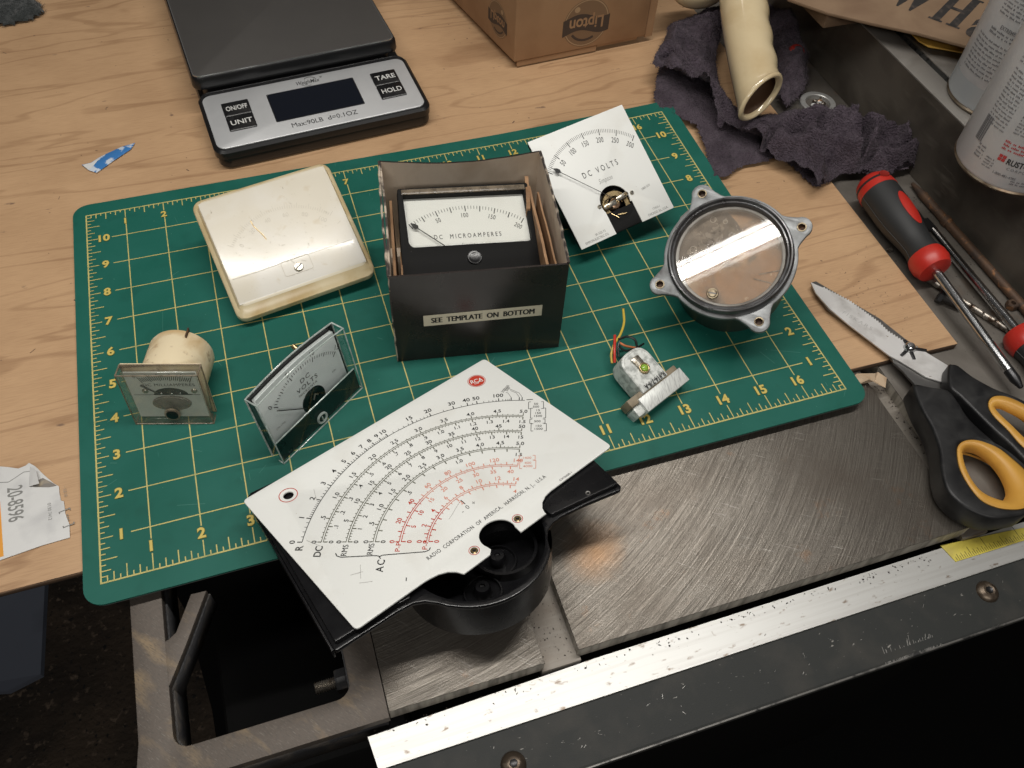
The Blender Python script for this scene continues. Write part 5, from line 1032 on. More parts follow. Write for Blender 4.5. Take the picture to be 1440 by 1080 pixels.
def logo(P, cx, cy, r):
    P.cur = 1; P.disc(cx, cy, r, 40); P.cur = 2; P.arc(cx, cy, r * 0.95, 0, 2 * PI, r * 0.04, 40)
    P.cur = 0; n = 20; up = [(cx - r * 1.02 + 2.04 * r * i / n, cy + r * 0.30 + r * 0.12 * math.sin(PI * i / n * 2 - 0.6)) for i in range(n + 1)]; dn = [(cx - r * 1.02 + 2.04 * r * i / n, cy - r * 0.38 + r * 0.12 * math.sin(PI * i / n * 2 - 0.6)) for i in range(n + 1)]
    for i in range(n): P.poly([dn[i], dn[i + 1], up[i + 1], up[i]])
    P.cur = 0; P.arc(cx, cy - 0.0, r * 0.72, math.radians(215), math.radians(300), r * 0.10, 16)
    P.cur = 2; P.disc(cx - 0.45 * r, cy + 0.62 * r, r * 0.12, 14)
    b = len(P.V); P.cur = 3; P.text('Lipton', cx, cy - 0.02, r * 0.50, 0, 0.02, 0.85, space=0.98)
    for i in range(b, len(P.V)): x, y = P.V[i]; P.V[i] = (2 * cx - x, 2 * cy - 0.04 - y)
lay = {0: 0.006, 1: 0.003, 2: 0.0045, 3: 0.009}
def put(P, name, fn):
    o = P.build(name, ['card_ink', 'card_ink_mid', 'card_light', 'card'], lb, f=lambda x, y: (x, y, 0)); me = o.data
    lv = {}
    for p in me.polygons:
        for v in p.vertices: lv[v] = lay[p.material_index]
    for v in me.vertices: v.co = fn(v.co.x, v.co.y, lv.get(v.index, 0.003))
P = Print(); logo(P, 2.50, 0.92, 0.82); P.text('www.', 1.40, 0.74, 0.05); put(P, 'logo_print', lambda x, y, h: (x, -0.003 - h, y))
P = Print(); logo(P, 1.12, 0.92, 0.60); sd = skl.normalized()
put(P, 'side_logo_print', lambda x, y, h: (sd.x * x - sd.y * (-1) * -(0.003 + h) * 0 - (0.004 + h) * sd.y, sd.y * x + (0.004 + h) * sd.x, y))

# ================================================================== CREAM HANDLE
hdl = thing('ceramic_handle', 'glossy cream hollow handle with open end resting on the purple rag', 'handle', Matrix())
mn = (RX * 0.58 + RY * 0.66 - RZ * 0.47).normalized(); mc0 = at(1069, 136, 1.25)
cp = [at(1063, 112, 1.4), at(1057, 84, 1.6), at(1052, 55, 1.8), at(1047, 20, 2.05), at(1044, -20, 2.35), at(1042, -70, 2.7)]
cs_ = [mc0 + (cp[0] - mc0) * 0.35, mc0 + (cp[0] - mc0) * 0.7] + spline(cp, 10); loops = []
major = (RX * 0.75 - RY * 0.66).normalized(); major = (major - mn * major.dot(mn)).normalized()
def ring_at(c, nrm, ra, rb_, wav=0.0):
    u = (major - nrm * major.dot(nrm)).normalized(); v = nrm.cross(u).normalized()
    return [c + u * math.cos(2 * PI * k / 40) * (ra + wav * max(0, math.cos(2 * PI * k / 40 + 0.5))) + v * math.sin(2 * PI * k / 40) * rb_ for k in range(40)]
cs_ = [mc0] + cs_; td = (mc0 - cp[1]).normalized()
for i, c in enumerate(cs_):
    t = (cs_[max(i - 1, 0)] - cs_[min(i + 1, len(cs_) - 1)]).normalized(); s = i / (len(cs_) - 1); dist_ = (c - mc0).length; b_ = max(0, 1 - dist_ / 2.3) ** 1.8
    r0 = 0.68 + 0.07 * s + 0.045 * math.exp(-(dist_ / 0.4) ** 2)
    L_ = []
    for p_ in ring_at(c, t, r0, r0 * 0.92, 0.03 * math.sin(i * 0.62) if dist_ > 0.8 else 0): 
        L_.append(p_ + td * ((mc0 - p_).dot(mn) / max(0.42, td.dot(mn))) * b_)
    loops.append(L_)
def shrink(L_, k, off): return [mc0 + (Vector(p) - mc0) * k + off for p in L_]
loft(loops[::-1], 'grip', 'ceramic', hdl, False, False, 'all')
rim = [loops[0], shrink(loops[0], 0.98, mn * 0.05), shrink(loops[0], 0.92, mn * 0.085), shrink(loops[0], 0.85, mn * 0.08), shrink(loops[0], 0.79, mn * 0.03), shrink(loops[0], 0.76, mn * -0.05)]
loft(rim, 'rim', 'ceramic', hdl, False, False, 'all')
loft([rim[-1], shrink(loops[0], 0.72, td * -0.3), shrink(loops[0], 0.60, td * -1.3)], 'hollow', 'ceramic_in', hdl, True, False, 'all')
ball('pommel', at(985, -22, 1.6), 0.95, 'ceramic', hdl, (1.1, 0.8, 0.8), 28)

# ================================================================== RAG
def in_poly(x, y, P):
    c = False; j = len(P) - 1
    for i in range(len(P)):
        if (P[i][1] > y) != (P[j][1] > y) and x < (P[j][0] - P[i][0]) * (y - P[i][1]) / (P[j][1] - P[i][1]) + P[i][0]: c = not c
        j = i
    return c
def seg_dist(x, y, P):
    d = 1e9
    for i in range(len(P)):
        ax, ay = P[i - 1][:2]; bx, by = P[i][:2]; vx, vy = bx - ax, by - ay; t = max(0, min(1, ((x - ax) * vx + (y - ay) * vy) / (vx * vx + vy * vy + 1e-9))); d = min(d, math.hypot(x - ax - t * vx, y - ay - t * vy))
    return d
def fabric(name, label, cat, poly, step, zbase, hfun, mt, fuzz, fl=0.10, layers=()):
    t = thing(name, label, cat, Matrix.Translation((poly[0][0], poly[0][1], zbase)))
    ox, oy = poly[0][0], poly[0][1]
    for li, (poly, hfun, step, fuzz) in enumerate([(poly, hfun, step, fuzz)] + list(layers)):
        xs = [p[0] for p in poly]; ys = [p[1] for p in poly]; x0_, x1_, y0_, y1_ = min(xs), max(xs), min(ys), max(ys)
        nx, ny = int((x1_ - x0_) / step) + 1, int((y1_ - y0_) / step) + 1; vid = {}; V = []; F = []
        for j in range(ny + 1):
            for i in range(nx + 1):
                x = x0_ + i * step; y = y0_ + j * step
                jx = x + 0.10 * noise.noise(Vector((x * 1.1, y * 1.1, 3))) + 0.015 * noise.noise(Vector((x * 9, y * 9, 3))); jy = y + 0.10 * noise.noise(Vector((x * 1.1, y * 1.1, 9))) + 0.015 * noise.noise(Vector((x * 9, y * 9, 8)))
                if in_poly(jx, jy, poly):
                    e = min(1, seg_dist(jx, jy, poly) / 0.35); z = hfun(x, y, e); vid[(i, j)] = len(V); V.append((x - ox + random.uniform(-.4, .4) * step, y - oy + random.uniform(-.4, .4) * step, z - zbase))
        for j in range(ny):
            for i in range(nx):
                k = [(i, j), (i + 1, j), (i + 1, j + 1), (i, j + 1)]
                if all(q in vid for q in k): F.append([vid[q] for q in k])
        me = D.meshes.new(name); me.from_pydata(V, [], F); me.update(); link('cloth' if li == 0 else 'cloth_fold', me, mt, t, 'all')
        FV = []; FF = []; n = len(V)
        for k in range(fuzz):
            v = Vector(V[random.randrange(n)]) + Vector((random.uniform(-step, step), random.uniform(-step, step), 0)); d = Vector((random.gauss(0, 1), random.gauss(0, 1), abs(random.gauss(0.4, 0.6)))).normalized(); l = fl * random.uniform(0.4, 1.2)
            s_ = Vector((random.gauss(0, 1), random.gauss(0, 1), random.gauss(0, 1))).cross(d).normalized() * 0.0045; m_ = v + d * l * 0.5 + s_ * random.uniform(-6, 6); b = len(FV)
            FV += [v - s_, v + s_, m_ + s_ * .7, m_ - s_ * .7, m_ + (d + s_ * random.uniform(-80, 80)).normalized() * l * 0.5]; FF += [(b, b + 1, b + 2, b + 3), (b + 3, b + 2, b + 4)]
        me2 = D.meshes.new('lint'); me2.from_pydata(FV, [], FF); me2.update(); o = link('lint', me2, mt, t); o['kind'] = 'stuff'
    return t
rp = [at(x, y, 0.25)[:2] for x, y in ((941, 44), (930, 80), (918, 130), (922, 150), (950, 158), (978, 172), (990, 205), (1004, 243), (1030, 238), (1052, 226), (1076, 220), (1100, 216), (1122, 230), (1150, 256), (1162, 252), (1185, 236), (1215, 236), (1245, 240), (1290, 226), (1304, 206), (1268, 190), (1235, 182), (1200, 174), (1178, 168), (1140, 168), (1110, 160), (1085, 158), (1052, 158), (1030, 145), (1014, 125), (1006, 90), (1012, 50), (1030, 25), (990, 30))]
RIDGES = [([(935, 60), (945, 110), (985, 140)], 0.40, 0.42), ([(922, 118), (960, 140), (1000, 158), (1045, 172), (1085, 178)], 0.62, 0.20), ([(965, 172), (1010, 190), (1050, 205), (1090, 200)], 0.30, 0.30),
          ([(1070, 176), (1100, 172), (1135, 182), (1165, 178), (1200, 190)], 0.60, 0.26), ([(1060, 200), (1095, 212), (1130, 222), (1152, 246)], 0.55, 0.22), ([(1130, 205), (1170, 215), (1210, 222), (1250, 226), (1290, 215)], 0.60, 0.24),
          ([(1190, 178), (1215, 192), (1225, 212)], 0.62, 0.14), ([(1240, 182), (1262, 196), (1272, 214)], 0.55, 0.14), ([(1215, 185), (1255, 190), (1298, 202)], 0.5, 0.20)]
_C1 = [at(x, y, 0.2)[:2] for x, y in ((915, 74), (928, 88), (945, 108), (975, 124), (1000, 150), (1035, 180), (1060, 195), (1090, 208), (1120, 224), (1146, 236))]
RW = [([at(x, y, 0.3)[:2] for x, y in P], h, wd) for P, h, wd in RIDGES]
GROOVES = [[at(x, y, 0.5)[:2] for x, y in P] for P in (((930, 92), (950, 96), (975, 108)), ((950, 140), (985, 158), (1010, 172)), ((1075, 172), (1082, 190), (1072, 205)), ((1090, 180), (1110, 176), (1126, 186), (1118, 200)), ((1150, 180), (1160, 196), (1190, 204)), ((1210, 178), (1216, 195), (1212, 215)), ((1165, 222), (1200, 226), (1240, 215), (1262, 222)), ((1240, 186), (1248, 200), (1278, 206)))]
HOLES = [(*at(x, y, 0.3)[:2], r, d) for x, y, r, d in ((1107, 190, 0.26, 0.9), (1170, 203, 0.2, 0.7), (960, 118, 0.15, 0.5), (1235, 205, 0.16, 0.7), (1262, 214, 0.14, 0.6), (1200, 214, 0.14, 0.5))]
def line_dist(x, y, P):
    d = 1e9
    for (ax, ay), (bx, by) in zip(P, P[1:]):
        vx, vy = bx - ax, by - ay; t = max(0, min(1, ((x - ax) * vx + (y - ay) * vy) / (vx * vx + vy * vy + 1e-9))); d = min(d, math.hypot(x - ax - t * vx, y - ay - t * vy))
    return d
def rag_h(x, y, e):
    f = noise.fractal(Vector((x * 0.9, y * 0.9, 1.3)), 0.7, 2.1, 5)
    wx, wy = x + 0.16 * noise.noise(Vector((x * 1.7, y * 1.7, 2))), y + 0.16 * noise.noise(Vector((x * 1.7, y * 1.7, 6)))
    rd = 0
    for P, h, wd in RW:
        d = line_dist(wx, wy, P)
        if d < wd * 2.5: rd = max(rd, h * math.exp(-(d / wd) ** 2 * 1.1))
    wv = 0.10 + 0.07 * noise.noise(Vector((x * 2.3, y * 2.3, 11))); gr = 0
    for P in GROOVES:
        d = line_dist(wx, wy, P)
        if d < 0.5: gr = max(gr, 1.1 * math.exp(-(d / (wv * 0.8)) ** 2))
    for hx, hy, hr2, hd in HOLES: rd -= hd * math.exp(-((x - hx) ** 2 + (y - hy) ** 2) / hr2 ** 2)
    dm = math.hypot(x - 19.7, y - 9.9); k = min(1, max(0.0, (dm - 0.6) / 0.9))
    zb = -0.09 + max(0, bend(x, y)) + (0.10 if x < 18.2 else 0)
    return zb + e ** 0.6 * max(0.03, 0.22 + (rd * 1.0 + 0.24 * (f + 0.25)) * (0.25 + 0.75 * k) - gr) + 0.035 * noise.noise(Vector((x * 6, y * 6, 0)))
def rag_low(x, y, e): return -0.09 + max(0, bend(x, y)) + (0.05 if x < 18.2 else 0) + e ** 0.6 * (0.10 + 0.06 * noise.fractal(Vector((x * 1.5, y * 1.5, 8)), 0.7, 2, 4))
UP_FREE = [at(x, y, 0.45)[:2] for x, y in ((914, 100), (932, 106), (948, 122), (972, 132), (992, 152), (1012, 172), (1040, 190), (1062, 200), (1086, 216), (1118, 228), (1138, 244), (1150, 262))]
UP_REST = [at(x, y, 0.25)[:2] for x, y in ((1162, 252), (1185, 236), (1215, 236), (1245, 240), (1290, 226), (1304, 206), (1268, 190), (1235, 182), (1200, 174), (1178, 168), (1140, 168), (1110, 160), (1085, 158), (1052, 160), (1030, 145), (1014, 125), (1006, 90), (1012, 50), (1030, 25), (990, 30), (938, 44), (926, 80))]
def open_dist(x, y): return line_dist(x, y, UP_REST)
def rag_up(x, y, e):
    lift = math.exp(-(line_dist(x, y, UP_FREE) / 0.8) ** 2); e2 = min(1, open_dist(x, y) / 0.35)
    z = rag_h(x, y, e2); return z + e2 ** 0.6 * (0.08 + 0.16 * lift) * min(1, max(0.15, (math.hypot(x - 19.7, y - 9.9) - 0.6) / 0.9))
fabric('rag', 'fuzzy purple grey cleaning rag crumpled behind the mat corner', 'rag', rp, 0.05, -0.09, rag_low, 'rag', 16000, 0.06, layers=[(UP_FREE + UP_REST, rag_up, 0.034, 42000)])
rp2 = [at(x, y, 0.3)[:2] for x, y in ((1098, 128), (1114, 142), (1128, 126), (1140, 110), (1140, 70), (1130, 30), (1090, -10), (1068, 0), (1085, 50))]
def rag2_h(x, y, e): return -0.09 + e ** 0.6 * (0.3 + 0.4 * (noise.fractal(Vector((x * 0.7, y * 0.7, 4)), 0.8, 2, 4) + 0.4))
fabric('rag', 'dark bunched rag in the shade between handle and fence', 'rag', rp2, 0.08, -0.09, rag2_h, 'rag', 12000, 0.055)
wp = [at(x, y, 0.0)[:2] for x, y in ((-60, -40), (-60, 40), (-20, 38), (10, 36), (40, 30), (62, 20), (60, 5), (45, -10), (20, -40))]
def wool_h(x, y, e): return -0.09 + e ** 0.5 * (0.30 + 0.15 * noise.fractal(Vector((x, y, 4)), 0.8, 2, 4))
fabric('wool_cloth', 'dark grey wool cloth corner on plywood at top left', 'cloth', wp, 0.07, -0.09, wool_h, 'wool', 9000, 0.09)
# red object blurred in the shade
p = at(1116, 68, 0.5); rk = thing('red_cap', 'small blurred red cap in the shade behind the cream handle', 'cap', Matrix.Translation((p.x, p.y, 0.1)))
lathe('cap', [(0.30, 0.0), (0.32, 0.25), (0.26, 0.50), (0.17, 0.57), (0, 0.58)], 'red_dark', rk, 28, Matrix.Rotation(0.5, 4, 'X')); lathe('cap_base', [(0, -0.1), (0.30, -0.1), (0.30, 0.02)], 'grip', rk, 24)
# metal ring with bits
p = at(1149, 147, -0.25); rg = thing('metal_ring', 'thick steel ring holding copper scraps beside the purple rag', 'ring', Matrix.Translation((p.x, p.y, -0.30)))
lathe('ring', [(0.40, 0.0), (0.40, 0.13), (0.42, 0.15), (0.56, 0.15), (0.58, 0.13), (0.58, 0.0)], 'alu', rg, 40)
for k in range(9):
    a = random.uniform(0, 6.28); r = random.uniform(0, 0.26); ball('scrap_bit', (r * math.cos(a), r * math.sin(a), 0.06), random.uniform(0.05, 0.09), random.choice(['copper', 'paper', 'bit']), rg, (1.4, 0.8, 0.7), 8)

# ================================================================== SPRAY CANS
def spray_can(cx, cy, r, h, label, lower, big):
    t = thing('spray_can', label, 'spray can', Matrix.Translation((cx, cy, 2.125)), 'spray cans on the fence')
    lathe('can_body', [(r - 0.03, 0.10), (r - 0.01, 0.14), (r, 0.18), (r, h - 0.6), (r - 0.1, h - 0.4), (r - 0.5, h)], 'can_white', t, 72)
    if lower: lathe('base_band', [(r + 0.004, 0.16), (r + 0.004, lower)], 'can_blue', t, 72)
    lathe('bottom_rim', [(0, 0.05), (r - 0.25, 0.02), (r - 0.06, 0.0), (r - 0.01, 0.03), (r + 0.01, 0.08), (r - 0.02, 0.125)], 'can_rim', t, 72)
    return t
def wrap(P, name, mats, par, r, a_start):
    return P.build(name, mats, par, f=lambda x, y: ((r + 0.008) * math.cos(math.radians(a_start) + x / r), (r + 0.008) * math.sin(math.radians(a_start) + x / r), y))
def lines_of_print(P, x0_, x1_, y0_, y1_, lh, h, seed):
    rnd = random.Random(seed); y = y0_
    while y > y1_:
        x = x0_
        while x < x1_:
            w_ = rnd.uniform(0.04, 0.20) * (h / 0.045); w_ = min(w_, x1_ - x)
            n = max(1, int(w_ / (h * 0.62)))
            for i in range(n):
                g = x + i * w_ / n; hh = h * rnd.choice((0.7, 0.7, 1.0)); P.rect(g, y, g + w_ / n * 0.62, y + hh)
            x += w_ + h * 0.7
        y -= lh
s1 = spray_can(25.05, 6.75, 1.28, 7.5, 'white spray can with grey base band, the far one', 0.78, False)
P = Print(); lines_of_print(P, -0.62, 0.45, 1.95, 0.95, 0.115, 0.05, 3); P.text('EXTREMELY FLAMMABLE', 0.55, 2.42, 0.10, 0, 0.01, 0.75); lines_of_print(P, -0.3, 1.4, 2.25, 2.1, 0.1, 0.06, 5); lines_of_print(P, -0.3, 1.6, 3.6, 2.62, 0.10, 0.05, 6)
P.line((-0.75, 0.86), (1.6, 0.86), 0.02)
wrap(P, 'label_print', ['print_grey'], s1, 1.284, 188)
s2 = spray_can(23.55, 4.16, 1.36, 7.5, 'white spray can with red lettering near its base, the near one', 0, True)
P = Print()
P.cur = 1; P.text('RUST-OLEUM', 0.28, 0.90, 0.155, 0, 0.02, 0.78, align=-1); P.cur = 0; P.text('CORPORATION', 0.36, 0.72, 0.075, 0, 0.0, 1.0, align=-1, space=1.4)
P.cur = 0; P.text('1-800-481-4785', 0.12, 0.50, 0.07, 0, 0.008, 0.9, align=-1)
P.cur = 2
for dx in (0, 0.095):
    for dy in (0, 0.095): P.rect(0.05 + dx, 0.84 + dy, 0.13 + dx, 0.92 + dy)
P.cur = 0; lines_of_print(P, 0.05, 2.2, 2.9, 1.60, 0.085, 0.045, 11); P.text('Keep out of reach of children', 1.0, 1.47, 0.07, 0, 0.008, 0.9)
P.cur = 2; lines_of_print(P, 0.0, 2.2, 1.34, 1.06, 0.095, 0.06, 12)
P.cur = 0; lines_of_print(P, -0.75, -0.15, 2.9, 1.45, 0.10, 0.045, 13); lines_of_print(P, -0.55, -0.30, 0.9, 0.6, 0.1, 0.05, 14); lines_of_print(P, -0.22, 0.05, 0.75, 0.45, 0.08, 0.04, 15); lines_of_print(P, 0.6, 2.0, 0.40, 0.25, 0.08, 0.05, 16)
x = -0.78
for k in range(10): wv = random.choice((0.012, 0.02, 0.03)); P.rect(x, 0.95, x + wv, 1.65) if k < 6 else None; x += wv + random.choice((0.012, 0.02))
lines_of_print(P, 0.05, 2.2, 5.0, 3.1, 0.085, 0.045, 17); lines_of_print(P, -0.75, -0.15, 5, 3.1, 0.10, 0.045, 18)
wrap(P, 'label_print', ['print_grey', 'ink', 'print_red'], s2, 1.364, 203)

# ================================================================== PAPER SIGN + ENVELOPE on the fence
def sheet_from(name, label, cat, pts, z, th_, mt, mats_extra=None, zf=None, sub=None):
    P3 = [at(x, y, z) for x, y in pts]; c = P3[0]; t = thing(name, label, cat, Matrix.Translation(c))
    plate('sheet', [(p.x - c.x, p.y - c.y) for p in P3], [], -th_ / 2, th_ / 2, mt, t, min(0.02, th_ / 3)); return t, c
sg, sgc = sheet_from('cardboard_sign', 'brown paper sign with large black letters lying on the fence top', 'sign', ((1085, -40), (1108, 0), (1165, 20), (1225, 34), (1290, 48), (1365, 68), (1500, 105), (1560, -60)), 2.75, 0.10, 'bag')
box('sign_support', (0.6, -2.5, -0.58), (6, 1.5, -0.12), 'bag', sg, 0.05)
def serif_H(P, x, y, s_):
    for sx0 in (0, 0.62): 
        P.rect(x + sx0 * s_, y, x + (sx0 + 0.20) * s_, y + s_); P.rect(x + (sx0 - 0.09) * s_, y, x + (sx0 + 0.29) * s_, y + 0.05 * s_); P.rect(x + (sx0 - 0.09) * s_, y + 0.95 * s_, x + (sx0 + 0.29) * s_, y + s_)
    P.rect(x + 0.2 * s_, y + 0.47 * s_, x + 0.62 * s_, y + 0.54 * s_)
b0 = at(1305, 24, 2.82); ex = at(1350, 41, 2.82) - b0; ey = at(1342, -13, 2.82) - b0
P = Print()
for sx0 in (0.09, 0.64):
    P.rect(sx0, 0.04, sx0 + 0.24, 0.96); P.rect(sx0 - 0.09, 0, sx0 + 0.33, 0.05); P.rect(sx0 - 0.09, 0.95, sx0 + 0.33, 1)
P.rect(0.33, 0.47, 0.64, 0.55)
P.text('a', 1.47, 0.36, 0.80, 0, 0.03, fit=0.62)
P.poly([(-1.02, 0.0), (-0.96, 0.0), (-0.66, 1.0), (-0.86, 1.0), (-1.18, 1.0), (-1.42, 1.0)]); P.poly([(-0.62, 0.0), (-0.56, 0.0), (-0.20, 1.0), (-0.30, 1.0), (-0.72, 1.0), (-0.98, 1.0)])
P.build('sign_letters', ['sign_ink'], sg, f=lambda x, y: tuple(b0 + ex * x + ey * y - sgc + Vector((0, 0, -0.012))))
ev, _ = sheet_from('envelope', 'yellow padded envelope edge sticking out under the paper sign', 'envelope', ((1278, 44), (1292, 58), (1306, 66), (1330, 70), (1352, 74), (1380, 82), (1420, 60), (1330, 20)), 2.42, 0.05, 'envelope')

# ================================================================== SCREWDRIVERS, BITS
def along(name, label, cat, A, B, group=None):
    d = (B - A).normalized(); x = Vector((0, 0, 1)).cross(d).normalized(); y = d.cross(x); M = Matrix(((x.x, y.x, d.x, A.x), (x.y, y.y, d.y, A.y), (x.z, y.z, d.z, A.z), (0, 0, 0, 1)))
    return thing(name, label, cat, M, group), (B - A).length
def screwdriver(A, B, label, hl, r, sr, tip):
    t, Lh = along('screwdriver', label, 'screwdriver', A, B, 'red and black screwdrivers')
    pr = [(0.0, 0.0), (r * 0.55, 0.01), (r * 0.80, 0.10), (r * 0.92, 0.28), (r * 0.98, 0.30), (r, 0.6), (r * 1.0, hl * 0.38), (r * 0.96, hl * 0.5), (r * 0.80, hl * 0.68), (r * 0.76, hl * 0.76), (r * 0.84, hl * 0.84)]
    bm = bmesh.new(); bm_lathe(bm, pr[3:], 40)
    from_bm('grip', bm, 'grip', t, 'all')
    lathe('end_cap', [(0.10, 0.16), (0.13, 0.03), (0.20, 0.0), (r * 0.62, 0.03), (r * 0.86, 0.15), (r * 0.975, 0.33), (r * 1.015, 0.50), (r * 1.02, 0.58), (r * 0.97, 0.60)], 'red', t, 40); lathe('cap_hole', [(0, 0.14), (0.125, 0.14), (0.14, 0.05)], 'red', t, 20)
    lathe('hang_hole', [(0, 0.0), (0.10, 0.0), (0.15, 0.012), (0.155, -0.03)], 'red_dark', t, 24, Matrix.Translation((0.10 * r, r * 0.985, 0.33)) @ Matrix.Rotation(-PI / 2 - 0.10, 4, 'X') @ Matrix.Diagonal((0.95, 0.85, 1, 1)))
    lathe('collar', [(r * 0.86, hl * 0.835), (r * 0.93, hl * 0.87), (r * 0.94, hl * 0.93), (r * 0.80, hl * 0.985), (r * 0.45, hl), (sr, hl)], 'red', t, 40)
    bm = bmesh.new()
    for k in (0, 1): bm_tube(bm, [(math.cos(PI * k) * (q1 + 0.004), math.sin(PI * k) * (q1 + 0.004) + 0.0, q2) for q1, q2 in pr[5:]], 0.012, 6)
    from_bm('mould_seam', bm, 'grip', t, True)
    # oval window on the upper side
    bm = bmesh.new(); n = 28; 
    def rad_at(z):
        for (r1, z1), (r2, z2) in zip(pr, pr[1:]):
            if z1 <= z <= z2: return r1 + (r2 - r1) * (z - z1) / (z2 - z1 + 1e-9)
        return pr[-1][0]
    C_ = []
    for q in (1.0, 0.6, 0.25):
        C_.append([])
        for k in range(n):
            a = 2 * PI * k / n; z = hl * 0.46 + hl * 0.165 * q * math.sin(a); th_ = 0.40 * q * math.cos(a) + 1.35; rr_ = rad_at(z) + 0.012 + 0.02 * (1 - q); C_[-1].append(bm.verts.new((rr_ * math.cos(th_), rr_ * math.sin(th_), z)))
    for A_, B_ in zip(C_, C_[1:]):
        for k in range(n): bm.faces.new((A_[k], A_[(k + 1) % n], B_[(k + 1) % n], B_[k]))
    bm.faces.new(C_[-1]); from_bm('inlay', bm, 'red', t, 'all')
    sh = lathe('shaft', [(sr, hl - 0.02), (sr, Lh - 0.55), (sr * 0.98, Lh - 0.5)], 'chrome', t, 20)
    if tip == 'cross': lathe('tip', [(sr * 1.02, Lh - 0.52), (sr * 1.02, Lh - 0.25), (sr * 0.45, Lh), (0, Lh + 0.03)], 'dark_metal', t, 12)
    else:
        bm = bmesh.new(); bm_box(bm, (-sr * 1.1, -sr * 0.45, Lh - 0.52), (sr * 1.1, sr * 0.45, Lh))
        for v in bm.verts:
            if v.co.z > Lh - 0.1: v.co.y *= 0.3; v.co.x *= 1.15
        from_bm('tip', bm, 'dark_metal', t)
    return t
screwdriver(at(1222, 253, 0.52), at(1436, 545, 0.10), 'screwdriver with red and black grip and oval red inlay beside the plywood', 3.55, 0.54, 0.125, 'cross')
B2 = at(1298, 308, -0.12); A2c = at(1434, 470, 0.0); d2 = (A2c - B2).normalized()
screwdriver(A2c + d2 * 3.35, B2, 'screwdriver with only red collar in frame at the right edge', 3.45, 0.52, 0.125, 'flat')
t, L_ = along('drill_bit', 'pitted thin steel rod crossing under the screwdriver shaft', 'drill bit', at(1287, 381, -0.2), at(1427, 470, -0.2)); 
bm = bmesh.new(); bm_tube(bm, [(0, 0, 0), (0, 0, L_ * 0.4), (0, 0, L_)], 0.085, 12); from_bm('shank', bm, 'bit', t, True)
bm = bmesh.new()
for k in range(60):
    a = k * 0.5; z = L_ * 0.42 + k * (L_ * 0.56 / 60); 
    if k: bm_tube(bm, [pv, (0.075 * math.cos(a), 0.075 * math.sin(a), z)], 0.03, 5, False)
    pv = (0.075 * math.cos(a), 0.075 * math.sin(a), z)
from_bm('flute', bm, 'bit', t, True)
t, L_ = along('hex_bolt', 'short dark hex bolt lying under the screwdriver shaft', 'bolt', at(1319, 415, -0.12), at(1352, 432, -0.17)); lathe('head', [(0, 0), (0.17, 0), (0.19, 0.03), (0.19, 0.13), (0, 0.13)], 'dark_metal', t, 6, None, False); lathe('shank', [(0.09, 0.13), (0.09, L_), (0, L_)], 'cast_dark', t, 14)
t, L_ = along('rusty_rod', 'long rusty brown rod lying along the foot of the fence', 'rod', at(1283, 258, -0.17), at(1500, 500, -0.17))
bm = bmesh.new(); bm_tube(bm, [(0, 0, z * L_ / 24) for z in range(25)], [0.05, 0.09] + [0.13] * 23, 14); from_bm('shaft', bm, 'rust', t, True); lathe('collar', [(0.14, 1.6), (0.16, 1.62), (0.16, 1.8), (0.14, 1.82)], 'rust', t, 14)
t, L_ = along('steel_strip', 'narrow flat steel strip standing beside the second screwdriver shaft', 'steel strip', at(1286, 296, -0.2), at(1318, 340, -0.2)); box('strip', (-0.1, -0.03, 0), (0.1, 0.03, L_), 'dark_metal', t, 0.01)
p = at(1423, 429, -0.2); t = thing('rusty_nut', 'small rusty nut on the saw table beside the rusty rod', 'nut', Matrix.Translation((p.x, p.y, -0.29))); lathe('nut', [(0.07, 0.0), (0.15, 0.0), (0.16, 0.03), (0.16, 0.15), (0.14, 0.18), (0.07, 0.18), (0.07, 0.0)], 'rust', t, 6, None, False)
p = at(1252, 350, -0.2); t = thing('metal_chip', 'tiny pale metal chip at the plywood edge', 'metal chip', Matrix.Translation((p.x, p.y, -0.28))); box('chip', (-0.08, -0.05, 0), (0.08, 0.05, 0.08), 'bit', t, 0.02)

# ================================================================== SCISSORS
g4 = lambda x, y: (1100 + x / 3.176, 220 + y / 3.176)
g5 = lambda x, y: (1240 + x / 3.855, 480 + y / 3.855)
o0 = at(1278, 492, 0.05); ss = thing('scissors', 'large scissors with black handles and orange-yellow finger loops', 'scissors', Matrix.Translation((o0.x, o0.y, 0.0)))
def loc_pts(P, z): return [((at(*p, z).x - o0.x), (at(*p, z).y - o0.y)) for p in P]
top_edge = [g4(180, 588), g4(300, 650), g4(430, 745), g4(470, 785), g4(540, 830)]
teeth = []
for a, b in zip(top_edge, top_edge[1:]):
    n = max(2, int(math.dist(a, b) / 4.2))
    for i in range(n):
        u = i / n; teeth += [(a[0] + (b[0] - a[0]) * u, a[1] + (b[1] - a[1]) * u), (a[0] + (b[0] - a[0]) * (u + 0.5 / n) + 0.9, a[1] + (b[1] - a[1]) * (u + 0.5 / n) - 2.2)]
blade = [g4(128, 565)] + teeth + [g4(540, 830), g4(600, 852), g4(745, 940), g4(748, 1022), g4(640, 985), g4(520, 912), g4(480, 892), g4(300, 755), g4(210, 680), g4(150, 612)]
plate('blade', loc_pts(blade, 0.10), [], 0.07, 0.12, 'blade', ss)
dull = [g4(126, 568), g4(145, 563), g4(430, 730), g4(545, 822), g4(600, 855), g4(500, 900), g4(200, 690), g4(135, 600)]
plate('blade', loc_pts([(x + 1.5, y - 1.0) for x, y in dull], 0.04), [], 0.015, 0.06, 'blade_dark', ss)
low = [g4(480, 895), g4(600, 940), g4(720, 1010), g4(700, 1050), g4(600, 1030), g4(540, 960), g4(500, 925)]
plate('blade', loc_pts(low, 0.04), [], -0.02, 0.06, 'blade_dark', ss)
